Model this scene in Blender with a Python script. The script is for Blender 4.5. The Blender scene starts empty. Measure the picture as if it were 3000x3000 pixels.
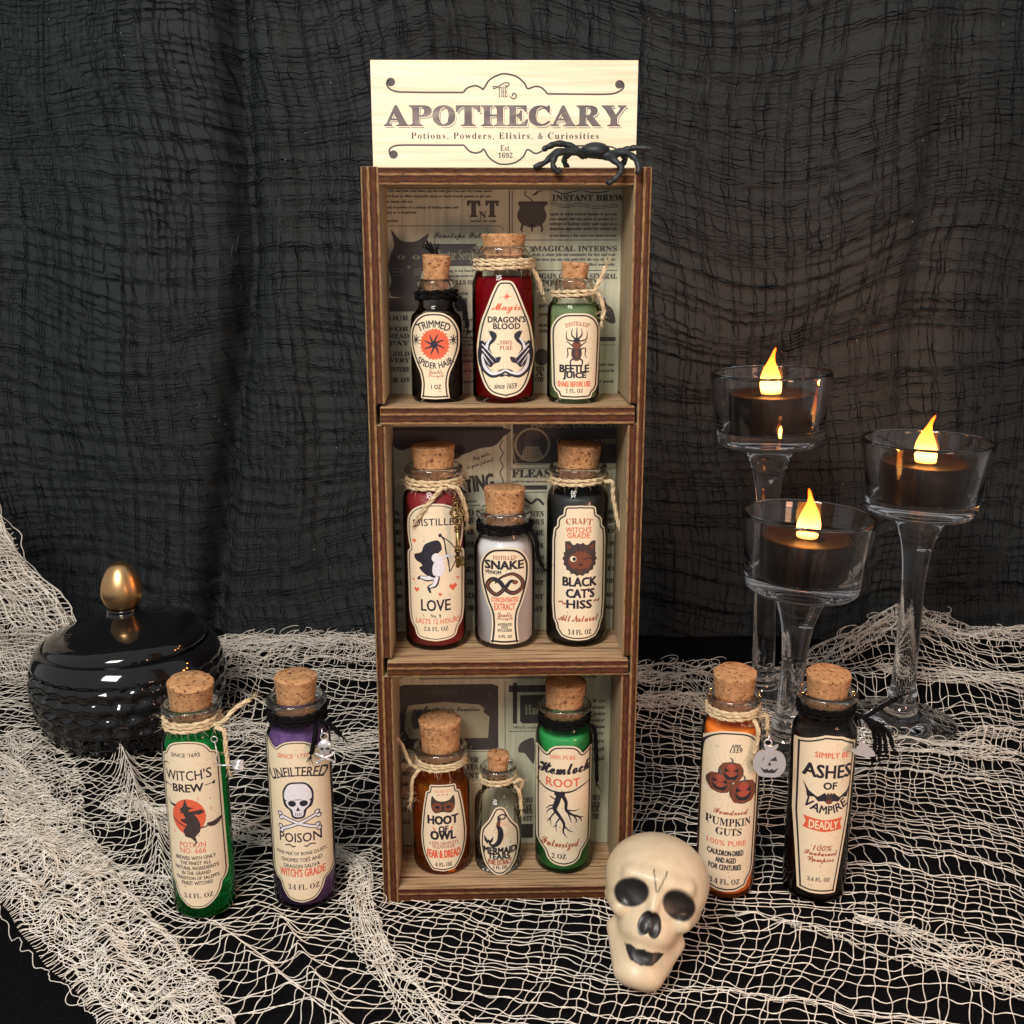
import bpy, math, random
import numpy as np
from mathutils import Vector, Matrix, noise
from mathutils.geometry import tessellate_polygon

S = 0.01            # everything below is authored in centimetres
PI = math.pi
sc = bpy.context.scene
C = sc.collection
rnd = random.Random(7)

# ------------------------------------------------------------------ camera
cam = bpy.data.cameras.new('camera'); cam_o = bpy.data.objects.new('camera', cam); C.objects.link(cam_o)
cam.sensor_width = 36; cam.lens = 36 * 3250 / 3000
cam_o.location = (0, -40 * S, 26.3 * S)
cam_o.rotation_euler = (math.radians(90 - 14), 0, 0)
cam.clip_start = 0.01; cam.clip_end = 50
sc.camera = cam_o

# ------------------------------------------------------------------ light
w = bpy.data.worlds.new('World'); sc.world = w; w.use_nodes = True
bg = w.node_tree.nodes['Background']; bg.inputs[0].default_value = (0.93, 0.94, 0.97, 1); bg.inputs[1].default_value = 0.36

def area(name, loc, target, size, power, col, size_y=None):
    l = bpy.data.lights.new(name, 'AREA'); l.shape = 'RECTANGLE'; l.size = size * S; l.size_y = (size_y or size) * S
    l.energy = power; l.color = col
    o = bpy.data.objects.new(name, l); C.objects.link(o)
    o.location = Vector(loc) * S
    o.rotation_euler = (Vector(target) - Vector(loc)).to_track_quat('-Z', 'Y').to_euler()
    return o
area('window_light', (-26, -66, 76), (-2, 4, 14), 32, 9.6, (1.0, 0.95, 0.87), 30)
area('warm_room_lamp', (38, -40, 16), (2, 0, 6), 12, .95, (1.0, 0.52, 0.32), 12)

sc.view_settings.view_transform = 'Standard'; sc.view_settings.look = 'None'
sc.view_settings.exposure = 0; sc.view_settings.gamma = 1
cy = sc.cycles
cy.use_denoising = True; cy.max_bounces = 14; cy.transparent_max_bounces = 24
cy.transmission_bounces = 12; cy.glossy_bounces = 6; cy.diffuse_bounces = 4
cy.sample_clamp_indirect = 4; cy.caustics_reflective = True; cy.caustics_refractive = True; cy.blur_glossy = 0.3

# ------------------------------------------------------------------ materials
def mat(name, col=(.5, .5, .5), rough=.6, metal=0., **kw):
    m = bpy.data.materials.new(name); m.use_nodes = True
    b = m.node_tree.nodes['Principled BSDF']
    b.inputs['Base Color'].default_value = (*col, 1); b.inputs['Roughness'].default_value = rough
    b.inputs['Metallic'].default_value = metal
    if rough >= .9: b.inputs['Specular IOR Level'].default_value = .06
    for k, v in kw.items():
        b.inputs[k.replace('_', ' ')].default_value = v
    return m
def nt(m):
    t = m.node_tree; return t, t.nodes, t.links, t.nodes['Principled BSDF']
def noise_node(t, scale, detail=3, rough=.55, coord='Object', stretch=(1, 1, 1)):
    n = t.nodes.new('ShaderNodeTexNoise'); n.inputs['Scale'].default_value = scale
    n.inputs['Detail'].default_value = detail; n.inputs['Roughness'].default_value = rough
    tc = t.nodes.new('ShaderNodeTexCoord'); mp = t.nodes.new('ShaderNodeMapping'); mp.inputs['Scale'].default_value = stretch
    t.links.new(tc.outputs[coord], mp.inputs[0]); t.links.new(mp.outputs[0], n.inputs['Vector'])
    return n
def ramp(t, stops, mode='LINEAR'):
    r = t.nodes.new('ShaderNodeValToRGB'); r.color_ramp.interpolation = mode
    e = r.color_ramp.elements
    while len(e) < len(stops): e.new(.5)
    for el, (p, c) in zip(e, stops): el.position = p; el.color = (*c, 1) if len(c) == 3 else c
    return r
def bump(t, b, src, strength, dist):
    bn = t.nodes.new('ShaderNodeBump'); bn.inputs['Strength'].default_value = strength; bn.inputs['Distance'].default_value = dist * S
    t.links.new(src, bn.inputs['Height']); t.links.new(bn.outputs[0], b.inputs['Normal']); return bn
def varied(name, stops, scale, rough=.7, detail=4, stretch=(1, 1, 1), bs=.3, bd=.05, **kw):
    """colour from a noise ramp with a matching bump"""
    m = mat(name, (1, 1, 1), rough, **kw); t, n, l, b = nt(m)
    nn = noise_node(t, scale, detail, stretch=stretch); r = ramp(t, stops)
    l.new(nn.outputs['Fac'], r.inputs[0]); l.new(r.outputs[0], b.inputs['Base Color'])
    if bs: bump(t, b, nn.outputs['Fac'], bs, bd)
    return m

M_cloth = varied('black_cloth', [(.3, (.0025, .0025, .003)), (.7, (.006, .0055, .0065))], 900, .95, bs=.5, bd=.03)
M_curtain = varied('charcoal_cloth', [(.3, (.030, .034, .0355)), (.7, (.043, .048, .050))], 700, .95, bs=.4, bd=.03)
M_gauze_black = varied('black_gauze_thread', [(.38, (.004, .005, .007)), (.56, (.016, .018, .020)), (.70, (.055, .060, .064))], 90, .9, bs=0)
M_net = varied('cream_gauze_thread', [(.3, (.68, .61, .52)), (.7, (.92, .87, .79))], 300, .85, bs=0)
M_jute = varied('jute_twine', [(.3, (.46, .33, .18)), (.7, (.80, .66, .44))], 600, .9, bs=.3, bd=.02)
M_yarn = varied('black_yarn', [(.3, (.003, .003, .0035)), (.7, (.010, .009, .010))], 600, .9, bs=.3, bd=.02)
M_paper = mat('label_paper', (.80, .66, .46), .55)
t, n, l, b = nt(M_paper)
v = noise_node(t, 900, 2, .5); r = ramp(t, [(0, (.30, .20, .12)), (.265, (.36, .25, .15)), (.30, (.80, .67, .47)), (1, (.85, .72, .52))])
l.new(v.outputs['Fac'], r.inputs[0]); l.new(r.outputs[0], b.inputs['Base Color'])
wr = noise_node(t, 70, 3, .6, stretch=(1, 1, .5)); bump(t, b, wr.outputs['Fac'], .5, .06)
INK = {}
for k, c in dict(K=(.012, .010, .022), O=(.80, .13, .055), R=(.42, .075, .040), B=(.20, .05, .022), W=(.82, .80, .86),
                 P=(.09, .07, .085), N=(.040, .034, .033), G=(.070, .060, .058), F=(.30, .28, .19), A=(.86, .42, .24), D=(.05, .03, .03)).items():
    INK[k] = varied('ink_' + k, [(.25, tuple(x * .8 + .012 for x in c)), (.75, c)], 1200, .6, bs=0)
M_black_rubber = varied('black_rubber', [(.3, (.005, .008, .010)), (.7, (.014, .020, .023))], 200, .55, bs=.3, bd=.03)
M_silver = mat('silver', (.82, .82, .86), .26, .6)
M_bronze = varied('antique_bronze', [(.35, (.10, .065, .02)), (.65, (.46, .33, .14))], 300, .38, bs=.2, bd=.02, Metallic=1.)
M_gold = varied('satin_gold', [(.3, (.80, .47, .20)), (.7, (.88, .55, .26))], 900, .32, bs=.25, bd=.004, Metallic=1.)
M_blackwax = mat('black_plastic', (.006, .004, .0035), .45, Specular_IOR_Level=.25)
M_ceramic = mat('black_glazed_ceramic', (.006, .006, .007), .07, Coat_Weight=.5)

# cork: speckled with dark pits
M_cork = mat('cork', (1, 1, 1), .85); t, n, l, b = nt(M_cork)
n1 = noise_node(t, 420, 4, .6); n2 = noise_node(t, 700, 2, .5, stretch=(1, 1, 1.7))
r1 = ramp(t, [(.3, (.36, .165, .062)), (.55, (.52, .27, .12)), (.75, (.62, .35, .18))]); r2 = ramp(t, [(.33, (.28, .22, .2)), (.42, (1, 1, 1))])
l.new(n1.outputs['Fac'], r1.inputs[0]); l.new(n2.outputs['Fac'], r2.inputs[0])
mx = n.new('ShaderNodeMix'); mx.data_type = 'RGBA'; mx.blend_type = 'MULTIPLY'; mx.inputs[0].default_value = 1
l.new(r1.outputs[0], mx.inputs[6]); l.new(r2.outputs[0], mx.inputs[7]); l.new(mx.outputs[2], b.inputs['Base Color'])
bump(t, b, r2.outputs[0], .6, .03)

# thin clear bottle wall: transparent with a fresnel reflection, so light falls through it
def thin_glass(name, tint=(.985, .992, .987), ior=1.30):
    m = bpy.data.materials.new(name); m.use_nodes = True; t = m.node_tree; t.nodes.clear()
    o = t.nodes.new('ShaderNodeOutputMaterial'); mix = t.nodes.new('ShaderNodeMixShader'); fr = t.nodes.new('ShaderNodeFresnel')
    tr = t.nodes.new('ShaderNodeBsdfTransparent'); gl = t.nodes.new('ShaderNodeBsdfGlossy')
    fr.inputs[0].default_value = ior; tr.inputs[0].default_value = (*tint, 1); gl.inputs['Roughness'].default_value = .04
    t.links.new(fr.outputs[0], mix.inputs[0]); t.links.new(tr.outputs[0], mix.inputs[1]); t.links.new(gl.outputs[0], mix.inputs[2])
    t.links.new(mix.outputs[0], o.inputs[0]); return m
M_thin = thin_glass('bottle_wall_glass')
M_glass = mat('clear_glass', (.96, .975, .97), .01, Transmission_Weight=1., IOR=1.47)
M_glass2 = mat('holder_glass', (.97, .975, .985), .01, Transmission_Weight=1., IOR=1.47)
def pale_haze(m, f):  # mixes in a painted pale haze, varied by noise, so the glass looks lighter
    t_ = m.node_tree; o_ = [n_ for n_ in t_.nodes if n_.type == 'OUTPUT_MATERIAL'][0]; src = o_.inputs[0].links[0].from_socket
    d_ = t_.nodes.new('ShaderNodeBsdfDiffuse'); d_.inputs[0].default_value = (.85, .84, .82, 1); mx_ = t_.nodes.new('ShaderNodeMixShader')
    nn_ = noise_node(t_, 120, 4); mr = t_.nodes.new('ShaderNodeMapRange'); mr.inputs[3].default_value = f * .4; mr.inputs[4].default_value = f * 1.8
    t_.links.new(nn_.outputs['Fac'], mr.inputs[0]); t_.links.new(mr.outputs[0], mx_.inputs[0]); t_.links.new(src, mx_.inputs[1]); t_.links.new(d_.outputs[0], mx_.inputs[2]); t_.links.new(mx_.outputs[0], o_.inputs[0])
pale_haze(M_glass, .008); pale_haze(M_glass2, .0015)
def liquid(name, col, dcol, mixd=.35, ior=1.33):
    m = bpy.data.materials.new(name); m.use_nodes = True; t = m.node_tree; t.nodes.clear()
    o = t.nodes.new('ShaderNodeOutputMaterial'); g = t.nodes.new('ShaderNodeBsdfTransparent'); g.inputs[0].default_value = (*col, 1)
    d = t.nodes.new('ShaderNodeBsdfDiffuse'); d.inputs[0].default_value = (*dcol, 1)
    tl = t.nodes.new('ShaderNodeBsdfTranslucent'); tl.inputs[0].default_value = (*dcol, 1)
    rf = t.nodes.new('ShaderNodeBsdfRefraction'); rf.inputs[0].default_value = (*col, 1); rf.inputs['IOR'].default_value = ior; rf.inputs['Roughness'].default_value = .0
    a = t.nodes.new('ShaderNodeAddShader'); m1 = t.nodes.new('ShaderNodeMixShader'); m1.inputs[0].default_value = mixd
    m2 = t.nodes.new('ShaderNodeMixShader'); m2.inputs[0].default_value = .6
    t.links.new(g.outputs[0], m2.inputs[1]); t.links.new(rf.outputs[0], m2.inputs[2])
    m3 = t.nodes.new('ShaderNodeMixShader'); m3.inputs[0].default_value = .5
    t.links.new(d.outputs[0], m3.inputs[1]); t.links.new(tl.outputs[0], m3.inputs[2])
    t.links.new(m2.outputs[0], m1.inputs[1]); t.links.new(m3.outputs[0], m1.inputs[2])
    t.links.new(m1.outputs[0], o.inputs[0]); return m
def powder(name, a, c, sc_=500, rough=.9): return varied(name, [(.3, a), (.7, c)], sc_, rough, bs=.6, bd=.05)

# plywood edge (UV.x across the thickness, UV.y along) and pale face grain
def ply(name, bands):
    m = mat(name, (1, 1, 1), .75, Specular_IOR_Level=.25); t, n, l, b = nt(m)
    uv = n.new('ShaderNodeUVMap'); sep = n.new('ShaderNodeSeparateXYZ'); l.new(uv.outputs[0], sep.inputs[0])
    nn = noise_node(t, 1.6, 4, .65, 'UV', (1, 1, 1)); nf = noise_node(t, 26, 3, .6, 'UV', (1, 1, 1))
    ad = n.new('ShaderNodeMath'); ad.operation = 'MULTIPLY_ADD'; ad.inputs[1].default_value = .09; l.new(nn.outputs['Fac'], ad.inputs[0])
    ad0 = n.new('ShaderNodeMath'); ad0.operation = 'MULTIPLY_ADD'; ad0.inputs[1].default_value = .13; l.new(nf.outputs['Fac'], ad0.inputs[0])
    su = n.new('ShaderNodeMath'); su.operation = 'SUBTRACT'; su.inputs[1].default_value = .11; l.new(sep.outputs[0], su.inputs[0])
    l.new(su.outputs[0], ad0.inputs[2]); l.new(ad0.outputs[0], ad.inputs[2])
    r = ramp(t, bands); l.new(ad.outputs[0], r.inputs[0])
    n3 = noise_node(t, 9, 5, .7, 'UV', (1, .3, 1)); r3 = ramp(t, [(.32, (.28, .22, .20)), (.56, (.95, .95, .95)), (.78, (1.35, 1.3, 1.2))])
    l.new(n3.outputs['Fac'], r3.inputs[0])
    mx = n.new('ShaderNodeMix'); mx.data_type = 'RGBA'; mx.blend_type = 'MULTIPLY'; mx.inputs[0].default_value = 1
    l.new(r.outputs[0], mx.inputs[6]); l.new(r3.outputs[0], mx.inputs[7]); l.new(mx.outputs[2], b.inputs['Base Color'])
    bump(t, b, mx.outputs[2], .8, .05); return m
pale, brn, mid = (.33, .185, .08), (.048, .014, .005), (.12, .040, .014)
M_ply = ply('burnt_plywood_edge', [(0, pale), (.06, pale), (.10, brn), (.34, mid), (.37, pale), (.46, pale), (.50, brn), (.72, mid), (.86, brn), (.91, pale), (1, pale)])
def grain(name, stops, stretch, scale=120, rough=.6):
    m = mat(name, (1, 1, 1), rough); t, n, l, b = nt(m)
    a = noise_node(t, scale, 5, .6, stretch=stretch); r = ramp(t, stops); l.new(a.outputs['Fac'], r.inputs[0])
    l.new(r.outputs[0], b.inputs['Base Color']); bump(t, b, a.outputs['Fac'], .35, .03); return m
M_wood_side = grain('pale_side_wood', [(.3, (.20, .145, .08)), (.55, (.38, .29, .175)), (.8, (.46, .37, .24))], (3, 3, .12), 300)
M_wood_shelf = grain('shelf_wood', [(.38, (.12, .062, .03)), (.47, (.38, .24, .125)), (.7, (.57, .40, .24))], (.09, 3, 3), 330)
M_sign = grain('pale_sign_wood', [(.25, (.70, .56, .36)), (.5, (.84, .73, .53)), (.75, (.90, .82, .65))], (.08, 3, 2.2), 200, .5)
M_sign_edge = grain('burnt_sign_edge', [(.3, (.12, .05, .02)), (.7, (.3, .14, .06))], (1, 1, 1), 200)
M_news = grain('newsprint_on_wood', [(.3, (.40, .39, .28)), (.7, (.58, .565, .43))], (3, 3, .25), 160, .38)
M_bone = mat('cream_vinyl', (.66, .50, .30), .38, Subsurface_Weight=.12)
t, n, l, b = nt(M_bone); b.inputs['Subsurface Radius'].default_value = (.004, .0025, .0012)
at = n.new('ShaderNodeAttribute'); at.attribute_name = 'paint'; nn = noise_node(t, 160, 3); rr = ramp(t, [(.3, (.60, .48, .31)), (.7, (.70, .58, .40))])
l.new(nn.outputs['Fac'], rr.inputs[0]); mx = n.new('ShaderNodeMix'); mx.data_type = 'RGBA'; mx.inputs[7].default_value = (.012, .010, .010, 1)
l.new(at.outputs['Fac'], mx.inputs[0]); l.new(rr.outputs[0], mx.inputs[6]); l.new(mx.outputs[2], b.inputs['Base Color'])

# ------------------------------------------------------------------ mesh helpers
class MB:
    def __init__(s): s.v = []; s.f = []; s.m = []; s.uv = {}
    def add(s, vs, fs, m=0):
        o = len(s.v); s.v += [tuple(p) for p in vs]; s.f += [tuple(i + o for i in f) for f in fs]; s.m += [m] * len(fs)
    def box(s, x0, x1, y0, y1, z0, z1, m=0):
        vs = [(x, y, z) for z in (z0, z1) for y in (y0, y1) for x in (x0, x1)]
        s.add(vs, [(0, 2, 3, 1), (4, 5, 7, 6), (0, 1, 5, 4), (2, 6, 7, 3), (0, 4, 6, 2), (1, 3, 7, 5)], m)
    def lathe(s, prof, n=48, m=0, cx=0, cy=0, jitter=0, cap=True):
        vs = []; o = []
        for r_, z in prof:
            if r_ < 1e-6: o.append((len(vs), 1)); vs.append((cx, cy, z))
            else:
                o.append((len(vs), n))
                for i in range(n):
                    a = 2 * PI * i / n; k = r_ + (jitter * noise.noise((3 * math.cos(a), 3 * math.sin(a), z * 3)) if jitter else 0)
                    vs.append((cx + k * math.cos(a), cy + k * math.sin(a), z))
        fs = []
        for (a, na), (b_, nb) in zip(o, o[1:]):
            for i in range(n):
                j = (i + 1) % n
                if na == 1 and nb == 1: continue
                if na == 1: fs.append((a, b_ + j, b_ + i))
                elif nb == 1: fs.append((a + i, a + j, b_))
                else: fs.append((a + i, a + j, b_ + j, b_ + i))
        s.add(vs, fs, m)
    def tube(s, pts, r_, k=6, m=0, closed=False):
        P = [Vector(p) for p in pts]; N = len(P)
        R_ = r_ if hasattr(r_, '__len__') else [r_] * N
        vs = []; up = None
        for i in range(N):
            if closed: t_ = P[(i + 1) % N] - P[i - 1]
            else: t_ = P[min(i + 1, N - 1)] - P[max(i - 1, 0)]
            t_.normalize()
            if up is None: up = t_.orthogonal()
            up = (up - t_ * up.dot(t_)); up = up.normalized() if up.length > 1e-6 else t_.orthogonal().normalized()
            bi = t_.cross(up)
            for j in range(k):
                a = 2 * PI * j / k; vs.append(P[i] + (up * math.cos(a) + bi * math.sin(a)) * R_[i])
        fs = [(i * k + j, i * k + (j + 1) % k, ((i + 1) % N) * k + (j + 1) % k, ((i + 1) % N) * k + j) for i in range(N if closed else N - 1) for j in range(k)]
        if not closed: fs += [tuple(range(k))[::-1], tuple((N - 1) * k + j for j in range(k))]
        s.add(vs, fs, m)
    def build(s, name, mats, parent=None, smooth=True, bevel=0, angle=None):
        me = bpy.data.meshes.new(name); me.from_pydata([(a * S, b_ * S, c * S) for a, b_, c in s.v], [], s.f); 
        for m_ in (mats if isinstance(mats, (list, tuple)) else [mats]): me.materials.append(m_)
        me.polygons.foreach_set('material_index', s.m)
        me.polygons.foreach_set('use_smooth', [smooth] * len(s.f))
        if angle: me.set_sharp_from_angle(angle=math.radians(angle))
        me.update()
        o = bpy.data.objects.new(name, me); C.objects.link(o)
        if parent: o.parent = parent
        if bevel:
            bv = o.modifiers.new('bevel', 'BEVEL'); bv.width = bevel * S; bv.segments = 2; bv.limit_method = 'ANGLE'
        return o
def tag(o, label=None, cat=None, group=None, kind=None):
    for k, v_ in (('label', label), ('category', cat), ('group', group), ('kind', kind)):
        if v_: o[k] = v_
    return o
def empty(name, loc, label, cat, group=None, rz=0, tilt=(0, 0)):
    o = bpy.data.objects.new(name, None); C.objects.link(o); o.location = Vector(loc) * S; o.rotation_euler = (tilt[0], tilt[1], rz)
    o.empty_display_size = .01
    return tag(o, label, cat, group)
def cr(pts, n=8, closed=False):
    """Catmull-Rom through the points"""
    P = [np.array(p, float) for p in pts]; N = len(P); out = []
    rng = range(N if closed else N - 1)
    for i in rng:
        p0 = P[(i - 1) % N] if closed or i > 0 else P[0]; p1 = P[i]; p2 = P[(i + 1) % N]; p3 = P[(i + 2) % N] if closed or i + 2 < N else P[-1]
        for j in range(n):
            t_ = j / n
            out.append(tuple(.5 * (2 * p1 + (p2 - p0) * t_ + (2 * p0 - 5 * p1 + 4 * p2 - p3) * t_ ** 2 + (3 * p1 - p0 - 3 * p2 + p3) * t_ ** 3)))
    if not closed: out.append(tuple(P[-1]))
    return out
def fast_tubes(lines, radius, k, name, m, parent=None):
    """many thread tubes at once; lines = list of (N,3) arrays in cm"""
    VV = []; FF = []; off = 0
    ang = np.arange(k) * 2 * PI / k
    for P, rad in lines:
        N = len(P); T = np.gradient(P, axis=0); T /= np.linalg.norm(T, axis=1)[:, None] + 1e-9
        ref = np.where(np.abs(T[:, 2:3]) < .9, np.array([[0, 0, 1.]]), np.array([[1., 0, 0]]))
        A = np.cross(T, ref); A /= np.linalg.norm(A, axis=1)[:, None] + 1e-9; B = np.cross(T, A)
        rr_ = np.broadcast_to(rad, (N,))[:, None, None]
        V = P[:, None, :] + rr_ * (A[:, None, :] * np.cos(ang)[None, :, None] + B[:, None, :] * np.sin(ang)[None, :, None])
        VV.append(V.reshape(-1, 3))
        i = np.arange(N - 1)[:, None] * k; j = np.arange(k)[None, :]; j2 = (j + 1) % k
        FF.append(np.stack([i + j, i + j2, i + k + j2, i + k + j], -1).reshape(-1, 4) + off); off += N * k
    V = np.concatenate(VV) * S; F = np.concatenate(FF)
    me = bpy.data.meshes.new(name); me.vertices.add(len(V)); me.vertices.foreach_set('co', V.astype(np.float32).ravel())
    me.loops.add(F.size); me.loops.foreach_set('vertex_index', F.astype(np.int32).ravel())
    me.polygons.add(len(F)); me.polygons.foreach_set('loop_start', np.arange(0, F.size, 4, dtype=np.int32)); me.polygons.foreach_set('use_smooth', np.ones(len(F), bool))
    me.update(); me.materials.append(m)
    o = bpy.data.objects.new(name, me); C.objects.link(o)
    if parent: o.parent = parent
    return o

# ------------------------------------------------------------------ print engine (flat lettering and drawings laid on a surface)
def conv(s, st):
    tb = {'serif': (0x1D400, 0x1D41A, 0x1D7CE), 'script': (0x1D4D0, 0x1D4EA, None), }.get(st)
    if not tb: return s
    r_ = ''
    for c in s:
        if 'A' <= c <= 'Z': r_ += chr(tb[0] + ord(c) - 65)
        elif 'a' <= c <= 'z': r_ += chr(tb[1] + ord(c) - 97)
        elif c.isdigit() and tb[2]: r_ += chr(tb[2] + int(c))
        else: r_ += c
    return r_
_gl = {}
STYLE_CHARS = dict(serif="ABCDEFGHIJKLMNOPQRSTUVWXYZabcdefghijklmnopqrstuvwxyz0123456789.,'&%*", script="AHMNPSVDabcdefghiklmnoprstuvwyz!",
                   sans="ABCDEFGHIJKLMNOPQRSTUVWXYZabcdefghijklmnopqrstuvwxyz0123456789.,'&%*-")
def load_style(st):
    """all the characters of one style from a single text curve, one per line, each followed by a bar that marks its advance"""
    chars = list(STYLE_CHARS[st])
    c = bpy.data.curves.new('t', 'FONT'); c.resolution_u = 2; c.body = '|\n' + '\n'.join(conv(ch, st) + '|' for ch in chars); c.space_line = 3
    o = bpy.data.objects.new('t', c); me = o.to_mesh(); me.calc_loop_triangles()
    V = np.array([v_.co[:2] for v_ in me.vertices]); T = np.array([tuple(t_.vertices) for t_ in me.loop_triangles]); o.to_mesh_clear()
    bpy.data.objects.remove(o); bpy.data.curves.remove(c)
    y0 = V[:, 1].max(); base = V[V[:, 1] > y0 - 1.4]; bw = np.ptp(base[:, 0]); bl = base[:, 0].min(); ymid = (base[:, 1].max() + base[:, 1].min()) / 2
    # line pitch from the bottom bar
    ys = V[:, 1]; n_ = len(chars); pitch = (ymid - (ys[ys < ys.min() + 1.4].max() + ys.min()) / 2) / n_
    line = np.rint((ymid - V[:, 1]) / pitch).astype(int); tab = {}
    for i, ch in enumerate(chars, 1):
        idx = np.where(line == i)[0]; X = V[idx]; mx_ = X[:, 0].max(); isbar = X[:, 0] > mx_ - bw - 1e-4
        # the bar is a four-cornered piece reaching the full height
        bar = set(idx[isbar]); keep = [k for k in idx if k not in bar]; mp = {k: j for j, k in enumerate(keep)}
        tt = [tuple(mp[k] for k in t_) for t_ in T if all(k in mp for k in t_)]
        vv = V[keep] + np.array([0, pitch * i]) if keep else np.zeros((0, 2)); tab[ch] = (vv, tt, mx_ - bw - bl)
    _gl[st] = tab
def glyphs(s_, st, off, sp):
    lean = st == 'ital'
    st = st if st in ('serif', 'script') else 'sans'
    if st not in _gl: load_style(st)
    VV, TT, x, n_ = [], [], 0., 0
    for ch in s_:
        if ch not in _gl[st]: x += .30 * sp; continue
        V, T, adv = _gl[st][ch]
        VV.append(V + np.array([x, 0])); TT += [(a + n_, b_ + n_, c_ + n_) for a, b_, c_ in T]; n_ += len(V); x += adv + (sp - 1) * .4
    V = np.concatenate(VV)
    if lean: V[:, 0] += V[:, 1] * .25
    return V, TT
class Print:
    """collects ink shapes in the drawing's own units (x right, y DOWN), then lays them on a surface"""
    def __init__(s): s.items = []     # (V, tris, ink, layer)
    def T(s, txt, x, y, w_, h, ink='K', st='sans', off=.0, arc=0, sp=1., layer=1, rot=0):
        V, T = glyphs(txt, st, 0, sp)
        a = V.min(0); b_ = V.max(0); U = (V - (a + b_) / 2) / np.maximum(b_ - a, 1e-6) * np.array([w_, -h])
        if arc:      # ends drop (arc>0) or rise (arc<0) and letters lean with the curve
            q = U[:, 0] / (w_ / 2); U = U.copy(); sl = 2 * arc * q / (w_ / 2); yy = U[:, 1].copy()
            U[:, 0] -= sl * yy * .9; U[:, 1] = yy + arc * q * q
        if rot: c_, s_ = math.cos(rot), math.sin(rot); U = U @ np.array([[c_, s_], [-s_, c_]])
        s.items.append((U + np.array([x, y]), T, ink, layer))
        if st in ('sans', 'ital'): off += .028
        if off > 0:
            g = off * h * .9
            for k_, (ox, oy) in enumerate(((-1, -.6), (1, -.6), (-1, .6), (1, .6), (0, 0))): s.items.append((U + np.array([x + ox * g, y + oy * g]), T, ink, layer + .06 * (k_ + 1)))
    def F(s, pts, ink='K', layer=1, smooth=0, closed=True):
        if smooth: pts = cr(pts, smooth, True)
        T = tessellate_polygon([[Vector((p[0], p[1], 0)) for p in pts]])
        s.items.append((np.array([p[:2] for p in pts], float), [tuple(t_) for t_ in T], ink, layer))
    def S(s, pts, w_, ink='K', layer=1, smooth=5, closed=False):
        """stroke; w_ a width or one width per point"""
        W = list(w_) if hasattr(w_, '__len__') else [w_] * len(pts)
        Q = [(p[0], p[1], ww) for p, ww in zip(pts, W)]
        if smooth and len(Q) > 2: Q = cr(Q, smooth, closed)
        Q = np.array(Q, float); P = Q[:, :2]; N = len(P)
        if closed: T = np.roll(P, -1, 0) - np.roll(P, 1, 0)
        else: T = np.gradient(P, axis=0)
        T /= np.linalg.norm(T, axis=1)[:, None] + 1e-9; Nn = np.stack([-T[:, 1], T[:, 0]], 1) * (Q[:, 2:3] / 2)
        V = np.concatenate([P + Nn, P - Nn]); tr = []
        for i in range(N if closed else N - 1):
            j = (i + 1) % N; tr += [(i, j, N + j), (i, N + j, N + i)]
        s.items.append((V, tr, ink, layer))
    def E(s, x, y, rx, ry=None, ink='K', layer=1, n=20):
        ry = rx if ry is None else ry
        V = [(x, y)] + [(x + rx * math.cos(2 * PI * i / n), y + ry * math.sin(2 * PI * i / n)) for i in range(n)]
        s.items.append((np.array(V), [(0, 1 + i, 1 + (i + 1) % n) for i in range(n)], ink, layer))
    def mirror(s, items):
        for V, T, i, l_ in list(items):
            U = V.copy(); U[:, 0] *= -1; s.items.append((U, T, i, l_))
    def rays(s, x, y, r0, r1, n, ink='A', w_=2.5, a0=0, a1=2 * PI):
        q = random.Random(n)
        for i in range(n):
            a = a0 + (a1 - a0) * i / n; k = r0 * (1 + .25 * q.random()); e = r1 * (.75 + .35 * q.random())
            s.S([(x + k * math.cos(a), y + k * math.sin(a)), (x + e * math.cos(a), y + e * math.sin(a))], [w_, .6], ink, 0.5, 0)
    def star(s, x, y, r_, ink, n=8, w_=.3, layer=1):
        pts = []
        for i in range(2 * n):
            a = PI * i / n - PI / 2; k = r_ * (1 if i % 4 == 0 else .62) if i % 2 == 0 else r_ * w_
            pts.append((x + k * math.cos(a), y + k * math.sin(a)))
        s.F(pts, ink, layer)
    def splatter(s, w_, y0, y1, n, seed):
        q = random.Random(seed)
        for _ in range(n):
            s.E(q.uniform(-w_, w_), q.uniform(y0, y1), q.uniform(.8, 2.2), q.uniform(.8, 2.2), q.choice('BBPA'), .4, 6)
    def build(s, name, surf, parent, lim):
        """surf(x, y, layer) -> cm point"""
        keys = sorted({i[2] for i in s.items}); V_all = []; F_all = []; M_all = []; off = 0
        for V, T, ink, lay in s.items:
            V, T = subdiv(V, T, lim)
            V_all += [surf(p[0], p[1], lay) for p in V]; F_all += [(a + off, b_ + off, c + off) for a, b_, c in T]; M_all += [keys.index(ink)] * len(T); off += len(V)
        me = bpy.data.meshes.new(name); me.from_pydata([tuple(S * c for c in p) for p in V_all], [], F_all)
        for k in keys: me.materials.append(INK[k])
        me.polygons.foreach_set('material_index', M_all); me.update()
        o = bpy.data.objects.new(name, me); C.objects.link(o); o.parent = parent
        return o
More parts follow.
